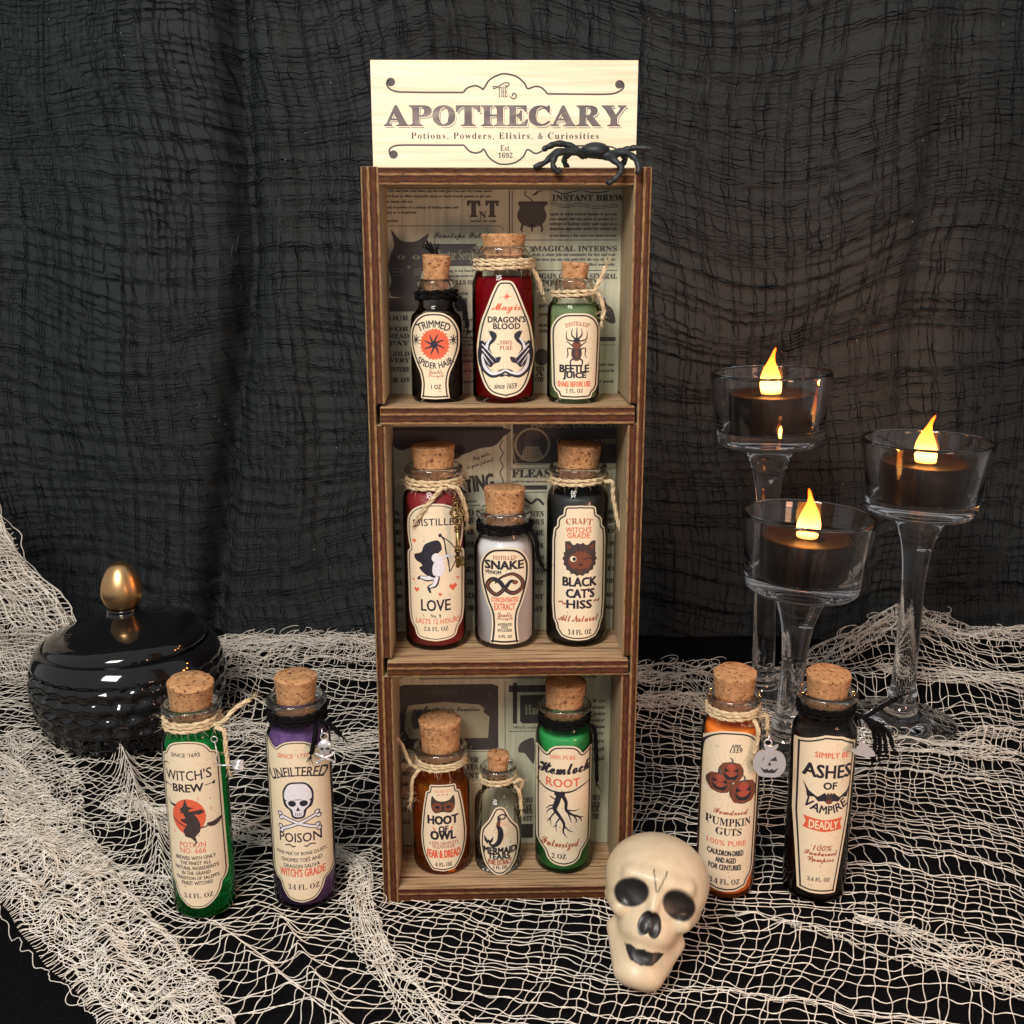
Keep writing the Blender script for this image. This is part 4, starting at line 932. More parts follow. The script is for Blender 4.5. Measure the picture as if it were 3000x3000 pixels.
def a_hemlock(p):
    e = outline(cr([(0, -378), (60, -370), (95, -345), (112, -320), (140, -332), (170, -345), (176, -330)], 4) + [(176, 0), (174, 200), (172, 245)] + cr([(172, 245), (140, 280), (120, 300), (100, 345), (60, 370), (0, 380)], 4))
    p.rays(-10, 30, 90, 165, 34); p.splatter(150, -60, 200, 40, 9); p.T('100% PURE', -12, -305, 165, 26, 'O', 'serif', .0, 6); p.T('Hemlock', -2, -225, 325, 98, 'K', 'script', .03, 0, rot=-.04); p.T('ROOT', -8, -145, 212, 52, 'O', 'sans', .0)
    p.S([(-172, -130), (-120, -100), (-50, -88), (40, -92), (110, -115), (160, -130)], [8, 10, 10, 10, 8, 4], 'K')
    p.S([(-60, -85), (-30, -70), (0, -88)], [20, 40, 20], 'K', 2); p.S([(-30, -75), (-48, -20), (-60, 20), (-30, 60), (0, 110), (-5, 160), (20, 195)], [34, 34, 26, 20, 16, 10, 3], 'K', 2); p.S([(-15, -75), (10, -30), (12, 20), (45, 50), (95, 75), (115, 110)], [26, 22, 18, 14, 10, 3], 'K', 2)
    for pts in ([(-60, 10), (-95, 30), (-110, 60)], [(-50, 30), (-85, 80), (-80, 125)], [(-85, 80), (-108, 110)], [(-25, 70), (-50, 110), (-48, 160)], [(12, 20), (60, 30), (100, 25)], [(60, 58), (80, 95), (70, 110)], [(0, 120), (30, 150), (60, 165)], [(-45, 120), (-70, 135)], [(-45, -40), (-80, -50), (-90, -60)], [(95, 75), (125, 85)], [(-55, -5), (-90, 5), (-112, 30)], [(20, 30), (40, 80), (45, 105)]): p.S(pts, [10] + [7] * (len(pts) - 2) + [2], 'K', 2)
    p.T('Pulverized', -20, 245, 240, 74, 'R', 'script', .015); p.T('2 OZ', -30, 318, 92, 32, 'K', 'serif', .01)
    return e, [(14, 8, 'K')]
def a_witch(p):
    R1 = cr([(0, -560), (60, -552), (105, -530), (128, -500), (140, -478), (158, -470), (172, -450)], 4) + [(176, -400), (182, 330)] + cr([(182, 330), (172, 375), (150, 400), (138, 450), (105, 500), (50, 540), (0, 548)], 4)
    Lf = [(-0 - (-x) if x == 0 else x + 14, y) for x, y in R1]; Lf = [(x + 16 if x > 0 else 0, y) for x, y in R1]
    e = outline(R1, Lf)
    e = [(x - 4, y) for x, y in e]
    p.splatter(150, -460, 420, 60, 10); p.T("SINCE '1692", -22, -472, 190, 26, 'K', 'sans', -.01); p.T("WITCH'S", -22, -340, 300, 66, 'K', 'sans', -.015, 0, rot=-.02); p.S([(-170, -378), (-180, -400), (-158, -412), (-142, -405)], [3, 6, 7, 4], 'K'); p.T('BREW', -22, -258, 200, 50, 'K', 'sans', .02)
    for s_ in (-1, 1): p.S([(-22 + s_ * 108, -266), (-22 + s_ * 158, -270)], 5, 'K', 1, 0); p.E(-22 + s_ * 158, -264, 7, 5, 'K'); p.E(-22 + s_ * 160, -274, 7, 5, 'K')
    p.E(-30, -70, 112, 118, 'O', 1)
    for x, y in ((40, -185), (112, -108), (-135, 35)): p.star(x, y, 17, 'A', 4, .3)
    # witch on a broom
    p.F([(-45, -190), (-30, -140), (10, -128), (-20, -120), (-25, -105), (55, -115), (75, -95), (40, -82), (10, -88), (30, -60), (45, -20), (40, 30), (10, 60), (0, 90), (-20, 70), (-60, 60), (-70, 20), (-40, -20), (-80, -40), (-85, -52), (-50, -60), (-62, -95), (-90, -88), (-75, -100), (-85, -120), (-60, -140)], 'D', 2)
    p.S([(-140, -55), (-60, -10), (60, 5), (95, -10)], 8, 'D', 2.2); p.F([(85, -18), (120, -20), (165, -35), (155, -5), (130, 12), (95, 5)], 'D', 2.4, 3); p.F([(-170, -185), (-150, -150), (-105, -145), (-125, -130), (-155, -140)], 'K', 1.5); p.S([(0, 60), (10, 100), (-5, 118)], [14, 10, 6], 'D', 2.3)
    p.T('POTION', -18, 116, 172, 36, 'O', 'sans', -.02); p.T('NO. 666', -18, 156, 172, 36, 'O', 'sans', -.02)
    for i, (s_, w_) in enumerate((('BREWED WITH ONLY', 262), ('THE FINEST ALL', 205), ('NATURAL INGREDIENTS', 285), ('IN THE GRAND', 190), ("TRADITION OF SALEM'S", 285), ('FINEST WITCHES', 205))): p.T(s_, -10, 206 + i * 34, w_, 24, 'K', 'sans', 0)
    p.T('3.4 FL. OZ', -6, 462, 195, 34, 'K', 'serif', .0)
    return e, [(11, 5, 'K')]
def a_poison(p):
    e = outline(cr([(0, -536), (60, -528), (105, -505), (128, -485), (150, -492), (185, -530), (204, -545)], 4) + [(208, -520), (206, 340)] + cr([(206, 340), (180, 385), (150, 405), (130, 460), (85, 515), (0, 535)], 4))
    p.splatter(170, -460, 420, 60, 11); p.T("SINCE '1775", -18, -440, 205, 28, 'O', 'sans', -.01); p.T('UNFILTERED', 0, -340, 368, 60, 'K', 'sans', -.01, 42); p.S([(-165, -272), (-90, -305), (0, -315), (90, -305), (165, -272)], 6, 'K')
    p.F([(0, -272), (60, -262), (98, -210), (100, -150), (88, -110), (55, -85), (40, -40), (0, -30), (-40, -40), (-55, -85), (-88, -110), (-100, -150), (-98, -210), (-60, -262)], 'K', 1, 4); p.F([(0, -262), (55, -252), (86, -205), (88, -160), (60, -150), (0, -160), (-60, -150), (-88, -160), (-86, -205), (-55, -252)], 'W', 2, 4)
    p.F([(-72, -150), (72, -150), (66, -112), (38, -88), (28, -48), (-28, -48), (-38, -88), (-66, -112)], 'W', 2, 3)
    for s_ in (-1, 1): p.E(s_ * 38, -132, 27, 20, 'K', 3)
    p.F([(0, -112), (14, -84), (-14, -84)], 'K', 3)
    for x in (-18, -6, 6, 18): p.S([(x, -72), (x, -50)], 4, 'K', 3, 0)
    for s_ in (-1, 1):
        p.S([(-s_ * 115, -45), (s_ * 115, 40)], 26, 'K', 2.4 + .2 * s_, 0)
        for t_ in (-1, 1):
            for d_ in (-14, 12): p.E(t_ * s_ * 122 + d_ * .3, (t_ * 42 - 3) + d_, 17, 16, 'K', 2.4 + .2 * s_); p.E(t_ * s_ * 122 + d_ * .3, (t_ * 42 - 3) + d_, 11, 10, 'W', 3.4 + .2 * s_)
        p.S([(-s_ * 115, -45), (s_ * 115, 40)], 15, 'W', 3.4 + .2 * s_, 0)
    p.T('POISON', 0, 95, 275, 62, 'K', 'sans', -.01); p.S([(-100, 150), (-70, 142), (-45, 156), (-30, 148)], 8, 'K', closed=False); p.S([(100, 150), (70, 142), (45, 156), (30, 148)], 8, 'K')
    for i, (s_, w_) in enumerate((('FINE MIX OF BONE DUST,', 330), ('GNOMES TOES AND', 270), ('DRAGON SALIVA', 240))): p.T(s_, 0, 204 + i * 42, w_, 26, 'K', 'sans', -.01)
    p.T("WITCH'S GRADE", 0, 332, 300, 54, 'O', 'sans', .0); p.T('3.4 FL. OZ', 8, 430, 208, 38, 'K', 'serif', .0)
    return e, [(11, 6, 'K')]
def pumpkin(p, x, y, r_):
    p.E(x, y, r_ * 1.08, r_ * .88, 'D', 2, 22); 
    for k in (-1, 1, -.5, .5, 0): p.E(x + k * r_ * .55, y, r_ * .42, r_ * .80, 'B' if abs(k) > .4 else 'R', 2.5 - abs(k) * .3, 16)
    p.S([(x, y - r_ * .7), (x + 4, y - r_ * 1.05), (x - 12, y - r_ * 1.25)], [13, 10, 6], 'P', 3)
    for s_ in (-1, 1): p.F([(x + s_ * r_ * .55, y - r_ * .35), (x + s_ * r_ * .15, y - r_ * .1), (x + s_ * r_ * .6, y)], 'K', 4)
    p.F([(x - r_ * .65, y + r_ * .1), (x - r_ * .2, y + r_ * .35), (x + r_ * .2, y + r_ * .35), (x + r_ * .65, y + r_ * .1), (x + r_ * .35, y + r_ * .6), (x - r_ * .35, y + r_ * .6)], 'K', 4, 3)
def a_pumpkin(p):
    e = outline(cr([(0, -512), (70, -505), (130, -475), (170, -420), (180, -340), (182, -250)], 5) + [(180, 350), (172, 395), (142, 430), (128, 470), (60, 492), (0, 496)])
    p.rays(0, -205, 110, 190, 30); p.splatter(150, -430, 420, 60, 13); p.T('APRIL', 18, -422, 62, 22, 'K', 'ital'); p.T('1559', 18, -396, 78, 26, 'K', 'ital')
    pumpkin(p, -5, -262, 72); pumpkin(p, -70, -188, 70); pumpkin(p, 78, -140, 84)
    p.T('Powdered', 10, -8, 215, 46, 'R', 'script', .02); p.T('PUMPKIN', 0, 52, 278, 48, 'K', 'serif', .01); p.T('GUTS', 0, 112, 160, 46, 'K', 'serif', .01); p.T('100% PURE', -5, 185, 240, 34, 'O', 'sans', -.02)
    for i, (s_, w_) in enumerate((('CAULDRON-DRIED', 220), ('AND AGED', 125), ('FOR CENTURIES', 200))): p.T(s_, -10, 248 + i * 46, w_, 34, 'K', 'sans', .02)
    p.T('3.4 FL. OZ', -10, 432, 190, 36, 'K', 'serif', .01)
    return e, [(15, 9, 'K')]
def a_ashes(p):
    R1 = [(0, -500), (78, -492), (180, -445), (182, -430), (170, 0), (108, 492), (60, 492), (0, 492)]
    Lf = [(0, -500), (30, -500), (178, -440), (180, -425), (172, 0), (126, 478), (60, 490), (0, 492)]
    e = outline(R1, Lf)
    p.splatter(140, -400, 420, 60, 14); p.T('SIMPLY BE', 25, -378, 210, 34, 'O', 'sans', 0); p.T('ASHES', 8, -278, 290, 80, 'K', 'sans', .02); p.T('OF', 22, -192, 82, 44, 'K', 'sans', .03)
    p.F([(18, -120), (-10, -150), (-50, -120), (-100, -150), (-135, -205), (-115, -150), (-108, -110), (-70, -118), (-45, -92), (-10, -98), (18, -80), (46, -98), (80, -92), (105, -118), (142, -110), (150, -150), (172, -205), (135, -150), (86, -120), (46, -150)], 'K', 1.5); p.E(20, -112, 20, 28, 'D', 2); p.F([(2, -135), (8, -152), (20, -140), (32, -152), (38, -135)], 'K', 2); p.E(20, -92, 22, 12, 'B', 2.4)
    p.T('VAMPIRE', 8, -42, 250, 50, 'K', 'sans', .01, -46)
    p.F([(-120, 10), (0, 22), (120, 10), (105, 42), (120, 85), (0, 96), (-120, 85), (-104, 45)], 'O', 1); p.T('DEADLY', 2, 54, 178, 50, 'F2', 'sans', -.005, layer=2)
    p.T('100%', 5, 200, 120, 34, 'R', 'ital', -.01); p.T('Sunburned', 0, 238, 205, 44, 'R', 'script', .02); p.T('Vampire', 0, 278, 165, 44, 'R', 'script', .02); p.T('3.4 FL. OZ', -5, 402, 140, 26, 'K', 'serif', .01)
    return e, [(18, 9, 'K')]

J = (M_jute, .088); Yn = (M_yarn, .09); J2 = (M_jute, .078)
red = (liquid('dragon_blood_liquid', (.88, .05, .09), (.52, .008, .025), .42), 'liquid')
lgreen = (liquid('pale_green_liquid', (.86, .98, .80), (.62, .86, .50), .26), 'liquid')
clear = (liquid('clear_liquid', (.96, .97, .96), (.5, .5, .48), .06), 'liquid')
amber = (liquid('amber_liquid', (.98, .62, .20), (.90, .34, .04), .24), 'liquid')
green = (liquid('deep_green_liquid', (.22, .96, .50), (.015, .60, .16), .30), 'liquid')
rb = lambda r_: r_
bottle('spider', -2.8, 1.68, 20.28, .97, 3.15, 4.47, 5.33, .52, (powder('black_hair', (.008, .007, .006), (.03, .026, .024)), 'contents'), 3.2, (M_yarn, .10), 'small bottle of black spider hair with round topped label and tilted cork', a_spider, 2,
       [((.85, -.2, .1), (1.02, -.3, -.2), (1.08, -.3, -.6), (1.15, -.25, -1.0))], (0.05, .06), rimk=.72, neck=.66, cork_in=.5)
b_ = MB(); q = random.Random(4)
for _ in range(26): a = q.uniform(-.9, .5); b_.tube([(-2.80 + q.uniform(-.06, .1), 1.95, 25.45), (-2.86 + .2 * math.sin(a) + q.uniform(-.05, .05), 1.95, 25.75), (-2.90 + .55 * math.sin(a), 1.95 + q.uniform(-.1, .1), 25.72 + .38 * math.cos(a) + q.uniform(-.1, .08))], [.03, .03, .012], 4)
b_.tube([(-2.6, 2.1, 25.5), (-2.45, 2.2, 25.1), (-2.35, 2.25, 24.6)], .06, 6)
tag(b_.build('hair_tuft', M_yarn), 'tuft of black strands standing up behind the tilted cork', 'tuft')
bottle('dragon', -.30, 1.71, 20.28, 1.17, 4.55, 5.64, 6.08, .81, red, 4.35, J, 'widest top shelf bottle of dark red liquid with pointed oval dragon label', a_dragon, 3, [((1.0, -.3, .1), (1.25, -.2, -.3), (1.45, 0, -.9))], rimk=.98, neck=.86)
bottle('beetle', 2.28, 1.43, 20.28, .98, 3.55, 4.51, 5.07, .51, lgreen, 3.42, J2, 'small bottle of pale green liquid with beetle label on the top shelf', a_beetle, 2, [((.6, -.55, .15), (.85, -.5, .1), (1.05, -.5, -.4), (1.0, -.5, -.8)), ((.7, -.5, .2), (.95, -.4, .7), (1.1, -.35, 1.1))], (0, .06), rimk=.82, neck=.74, cork_in=.6)
bottle('love', -3.03, 2.05, 10.48, 1.22, 6.15, 7.23, 8.00, .85, (powder('crimson_wax', (.19, .010, .016), (.27, .016, .024), 120, .55), 'contents'), 6.3, J, 'tall crimson bottle with bronze key charm and winged archer label', a_love, 3,
       [((.4, -1.05, .2), (.1, -1.2, -.15), (-.3, -1.25, -.6), (-.55, -1.2, -1.0)), ((.6, -1.0, .2), (.95, -.9, .1), (1.2, -.8, -.5), (1.3, -.8, -1.2))], (0, -.03))
bottle('snake', -.29, 2.17, 10.48, 1.21, 4.15, 5.44, 6.31, .82, (powder('cloudy_white_fill', (.60, .60, .63), (.68, .68, .70), 40, .5), 'contents'), 4.3, Yn, 'short bottle of cloudy white liquid tied with black yarn on the middle shelf', a_snake, 3, [((1.05, -.4, .1), (1.25, -.5, -.3), (1.3, -.4, -.9), (1.5, -.3, -1.4))])
bottle('cat', 2.58, 2.42, 10.48, 1.21, 6.1, 7.16, 7.99, .87, (powder('black_powder_fill', (.010, .012, .014), (.022, .026, .028), 80, .5), 'contents'), 5.9, J, "tall dark bottle with winking black cat label on the middle shelf", a_cat, 2, [((1.0, -.5, .1), (1.3, -.5, .1), (1.35, -.5, -.5), (1.55, -.5, -1.5), (1.7, -.5, -1.9))], (.02, .05))
bottle('owl', -2.94, 2.01, .62, 1.20, 3.9, 5.35, 6.50, .88, amber, 3.75, J2, 'squat bottle with a little amber liquid and an owl label', a_owl, 3, [((-.9, -.7, .1), (-1.2, -.7, .3), (-1.5, -.6, 1.0), (-1.75, -.5, 1.35)), ((-.8, -.8, .1), (-1.1, -.9, -.3), (-1.15, -.9, -.9), (-1.2, -.9, -1.3))], (0, -.02))
bottle('mermaid', -.58, 1.84, .62, .98, 3.1, 4.52, 5.04, .46, clear, .95, J2, 'smallest clear glass bottle with a teardrop mermaid label on the cabinet floor', a_mermaid, 2, [((.65, -.5, .1), (.85, -.5, .25), (1.0, -.4, .1), (.95, -.4, -.1)), ((.7, -.5, .0), (.9, -.5, -.4), (.95, -.5, -1.1))], (0, .06), rimk=.78, neck=.66, cork_in=.6)
bottle('hemlock', 2.15, 2.04, .62, 1.18, 6.1, 7.24, 8.16, .85, (powder('green_powder', (.012, .24, .055), (.022, .34, .080), 90, .6), 'contents'), 6.0, Yn, 'tall bottle of bright green powder with black root label on the cabinet floor', a_hemlock, 3, [((1.0, -.5, .1), (1.2, -.4, -.2), (1.3, -.3, -1.2), (1.35, -.2, -2.6))], (.02, .05))
bottle('witch', -12.39, -.25, .10, 1.22, 7.4, 8.74, 9.66, .88, green, 7.45, (M_jute, .095), 'tall bottle of translucent green liquid with flying witch label standing on the netting', a_witch, 3,
       [((1.0, -.5, .2), (1.35, -.6, .35), (1.8, -.4, .8), (2.35, -.2, 1.1)), ((1.05, -.6, .1), (1.4, -.7, 0), (1.45, -.8, -.7), (1.5, -.8, -1.5))], (.10, .08))
bottle('poison', -8.45, .39, .10, 1.27, 7.3, 8.74, 9.60, .83, (powder('purple_granules', (.075, .040, .125), (.16, .09, .24), 330), 'contents'), 7.4, (M_yarn, .10), 'tall bottle of purple granules with skull and crossbones label', a_poison, 3, [((.9, -.9, .1), (.9, -1.3, -.3), (.75, -1.35, -.9)), ((1.0, -.6, .1), (1.4, -.7, 0), (1.8, -.6, -.5))], (.03, .02))
bottle('pumpkin', 8.83, 1.08, .10, 1.20, 7.35, 8.59, 9.49, .86, (powder('orange_powder', (.90, .17, .012), (.95, .26, .03), 90, .7), 'contents'), 7.3, J, 'tall bottle of orange powder with three pumpkins on its label', a_pumpkin, 3, [((.6, -1.0, .1), (.75, -1.25, -.2), (.7, -1.25, -.9), (.6, -1.25, -1.2)), ((.9, -.8, .1), (1.1, -1, .3), (1.15, -1.0, -.3))], (.10, -.02))
bottle('ashes', 12.47, .86, .10, 1.27, 7.35, 8.76, 9.52, .87, (powder('black_ash', (.012, .010, .009), (.035, .028, .026), 200), 'contents'), 7.3, Yn, 'tall bottle of black ash with coffin shaped label and black tassel', a_ashes, 3,
       [((1.0, -.6, .1), (1.3, -.8, .1), (1.9, -.8, .5), (2.5, -.7, .8))] + [((1.15, -.8, .1), (1.5 + .12 * k, -.9, -.2), (1.75 + .17 * k, -.9, -.9 + .1 * k), (1.7 + .25 * k, -.9, -1.75 + .2 * k)) for k in range(4)], (.08, 0))

# ------------------------------------------------------------------ charms
def plate(pts, th, mb, cx=0, cz=0, y=0, smooth=4):
    P = cr(pts, smooth, True) if smooth else pts; n_ = len(P)
    T_ = [tuple(t_) for t_ in tessellate_polygon([[Vector((a, c, 0)) for a, c in P]])]
    mb.add([(cx + a, y - th / 2, cz + c) for a, c in P] + [(cx + a * 1, y + th / 2, cz + c) for a, c in P], T_ + [tuple(i + n_ for i in t_[::-1]) for t_ in T_] + [(i, (i + 1) % n_, n_ + (i + 1) % n_, n_ + i) for i in range(n_)])
def ring(mb, x, y, z, R_, r_, ax='y', n_=20):
    P = []
    for i in range(n_):
        a = 2 * PI * i / n_
        P.append((x + R_ * math.cos(a), y, z + R_ * math.sin(a)) if ax == 'y' else (x, y + R_ * math.cos(a), z + R_ * math.sin(a)))
    mb.tube(P, r_, 6, closed=True)
def charm(name, loc, label, rz=0): return empty(name, loc, label, 'charm', 'metal charms tied to the bottles', rz=rz)
c_ = charm('key_charm', (-2.15, .62, 14.15), 'antique bronze key charm hanging in front of the crimson bottle', .05)
k_ = MB(); k_.tube([(.08, 0, -.15), (.10, 0, 1.5)], [.085, .085], 10)
for z_ in (.25, .50, .62, 1.30, 1.42): ring(k_, .08 + z_ * .01, 0, z_, .085, .04, 'y'); k_.lathe([(0, z_ - .05), (.13, z_ - .03), (.15, z_), (.13, z_ + .03), (0, z_ + .05)], 12, cx=.09)
k_.build('shaft', M_bronze, c_)
k_ = MB(); plate([(.15, -.1), (.33, -.1), (.33, .02), (.26, .05), (.33, .1), (.33, .28), (.15, .26)], .06, k_, smooth=0); k_.build('bit', M_bronze, c_, smooth=False)
k_ = MB()
for R_, zz, xx in ((.17, 1.72, .09), (.21, 1.98, .08), (.15, 2.24, .08)): ring(k_, xx, 0, zz, R_, .05)
ring(k_, -.06, 0, 2.0, .12, .04); ring(k_, .22, 0, 2.0, .12, .04); k_.tube([(.09, 0, 1.5), (.09, 0, 2.4)], .05, 8); k_.build('bow', M_bronze, c_)
k_ = MB(); ring(k_, .05, -.02, 2.5, .12, .025); ring(k_, .02, -.02, 2.68, .10, .022, 'x'); k_.build('jump_ring', M_bronze, c_)

c_ = charm('skull_charm', (-7.15, -1.05, 6.75), 'silver skull and crossbones charm hanging from the purple bottle', .1)
k_ = MB(); k_.lathe([(0, -.02), (.14, .02), (.2, .14), (.27, .3), (.26, .45), (.15, .58), (0, .62)], 20)
for i, (x, y, z) in enumerate(k_.v): k_.v[i] = (x, y * .45, z + .28)
k_.build('skull', M_silver, c_)
k_ = MB()
for s_ in (-1, 1):
    k_.tube([(-s_ * .3, .02, .28), (s_ * .3, .02, -.04)], .06, 8)
    for t_ in (-1, 1):
        k_.lathe([(0, -.08), (.08, 0), (0, .08)], 10, cx=t_ * s_ * .32, cy=.02); 
        o4 = len(k_.v) - 12
        for i in range(o4, len(k_.v)): x, y, z = k_.v[i]; k_.v[i] = (x, y, z + .12 - t_ * .18)
k_.build('crossbones', M_silver, c_)
k_ = MB(); k_.lathe([(0, -.08), (.09, 0), (0, .08)], 12, cx=-.10, cy=-.09); k_.lathe([(0, -.08), (.09, 0), (0, .08)], 12, cx=.10, cy=-.09)
k_.v = [(x, y, z + .57) for x, y, z in k_.v]; k_.build('eye_sockets', mat('dark_enamel', (.02, .02, .03), .3), c_)
k_ = MB(); ring(k_, 0, 0, 1.02, .14, .028); ring(k_, -.08, 0, 1.22, .12, .024, 'x'); k_.build('jump_ring', M_silver, c_)

c_ = charm('pumpkin_charm', (10.05, -.35, 6.35), 'flat silver jack-o-lantern charm hanging from the orange powder bottle', -.1)
k_ = MB(); plate([(0, -.62), (.35, -.58), (.58, -.3), (.62, .05), (.48, .38), (.2, .5), (-.2, .5), (-.48, .38), (-.62, .05), (-.58, -.3), (-.35, -.58)], .1, k_, 0, 0); k_.build('pumpkin_disc', M_silver, c_, bevel=.02, angle=40)
k_ = MB(); plate([(-.12, .48), (.12, .48), (.3, .75), (.05, .68), (-.25, .72)], .09, k_); k_.build('stem', M_silver, c_, angle=40)
k_ = MB()
for s_ in (-1, 1): plate([(s_ * .12 - .13, .10), (s_ * .28, .10), (s_ * .22, .28)], .02, k_, y=-.062, smooth=0)
plate([(-.07, -.1), (.07, -.1), (0, .04)], .02, k_, y=-.062, smooth=0); plate([(-.36, -.18), (-.18, -.3), (-.1, -.24), (0, -.33), (.1, -.24), (.18, -.3), (.36, -.18), (.2, -.42), (-.2, -.42)], .02, k_, y=-.062, smooth=0)
k_.build('face', mat('tarnished_silver', (.22, .22, .25), .35, 1.), c_, smooth=False)
k_ = MB(); ring(k_, -.1, 0, .82, .14, .03); ring(k_, -.08, 0, 1.05, .12, .025, 'x'); k_.build('jump_ring', M_silver, c_)

c_ = charm('ghost_charm', (13.55, -.62, 6.95), 'small silver ghost charm hanging from the black ash bottle', .1)
k_ = MB(); plate([(-.10, .36), (.06, .36), (.22, .2), (.42, .02), (.5, -.2), (.3, -.22), (.18, -.3), (.05, -.2), (-.1, -.16), (-.32, -.08), (-.42, .06), (-.2, .14)], .12, k_); k_.build('ghost', M_silver, c_, bevel=.03, angle=40)
k_ = MB(); ring(k_, -.05, 0, .47, .12, .025); ring(k_, -.04, 0, .68, .12, .022, 'x'); ring(k_, -.02, 0, .88, .10, .022); k_.build('jump_ring', M_silver, c_)

c_ = charm('broom_charm', (-10.75, -1.15, 6.62), 'small silver broom charm hanging from the green witch bottle', .05)
k_ = MB(); k_.tube([(-.55, 0, .02), (.05, 0, 0)], .03, 8); k_.build('handle', M_silver, c_)
k_ = MB()
for i in range(9): a = (i - 4) * .05; k_.tube([(.05, 0, a * .3), (.25, .02 * (i % 3), a * .9), (.48, 0, a * 1.0)], [.03, .035, .02], 5)
k_.build('bristles', M_silver, c_)
k_ = MB(); k_.tube([(-.5, 0, .04), (-.55, -.02, .3), (-.5, 0, .6), (-.62, .2, .95)], .02, 6); ring(k_, -.62, .2, 1.0, .12, .022); k_.build('jump_ring', M_silver, c_)

# ------------------------------------------------------------------ lidded jar
jar = empty('lidded_jar', (-20.75, 16.2, 0), 'glossy black ceramic jar with a gold egg finial on its lid', 'jar')
b_ = MB(); prof = [(0, 0), (3.3, 0), (3.8, .1), (4.35, .6), (4.85, 1.5), (5.06, 2.5), (5.08, 3.5), (4.9, 4.4), (4.6, 5.0), (4.3, 5.22), (4.1, 5.1), (4.05, 4.8), (4.0, 4.6), (0, 4.6)]
pf = cr(prof, 6); b_.lathe(pf, 120)
# dimples pressed into the side, as on hobnail ware
nv = []
for x, y, z in b_.v:
    r_ = math.hypot(x, y); a = math.atan2(y, x)
    if r_ > 3.9 and .5 < z < 4.4:
        row = (z - .5) / .78; i = round(row); u = a * 14 / PI * 1.0 + (.5 if i % 2 else 0); du = (u - round(u)) * .95; dv = (row - i)
        dd = max(0, 1 - (du * du + dv * dv) * 6.0); k = 1 - .06 * dd; x *= k; y *= k
    nv.append((x, y, z))
b_.v = nv; b_.build('body', M_ceramic, jar)
b_ = MB(); b_.lathe(cr([(3.9, 4.9), (4.12, 5.0), (4.2, 5.15), (4.2, 5.35), (4.05, 5.62), (3.7, 5.85), (3.1, 6.05), (2.3, 6.28), (1.5, 6.5), (1.0, 6.7), (.82, 6.86), (.84, 6.98), (.7, 7.08), (0, 7.1)], 6), 96)
b_.v = [(x, y, z + x * .045) for x, y, z in b_.v]; lid = b_.build('lid', M_ceramic, jar)
b_ = MB(); b_.lathe(cr([(0, 7.02), (.55, 7.05), (.86, 7.25), (1.02, 7.6), (1.07, 7.95), (.98, 8.5), (.75, 9.05), (.42, 9.45), (0, 9.58)], 6), 48); b_.build('knob', M_gold, lid)

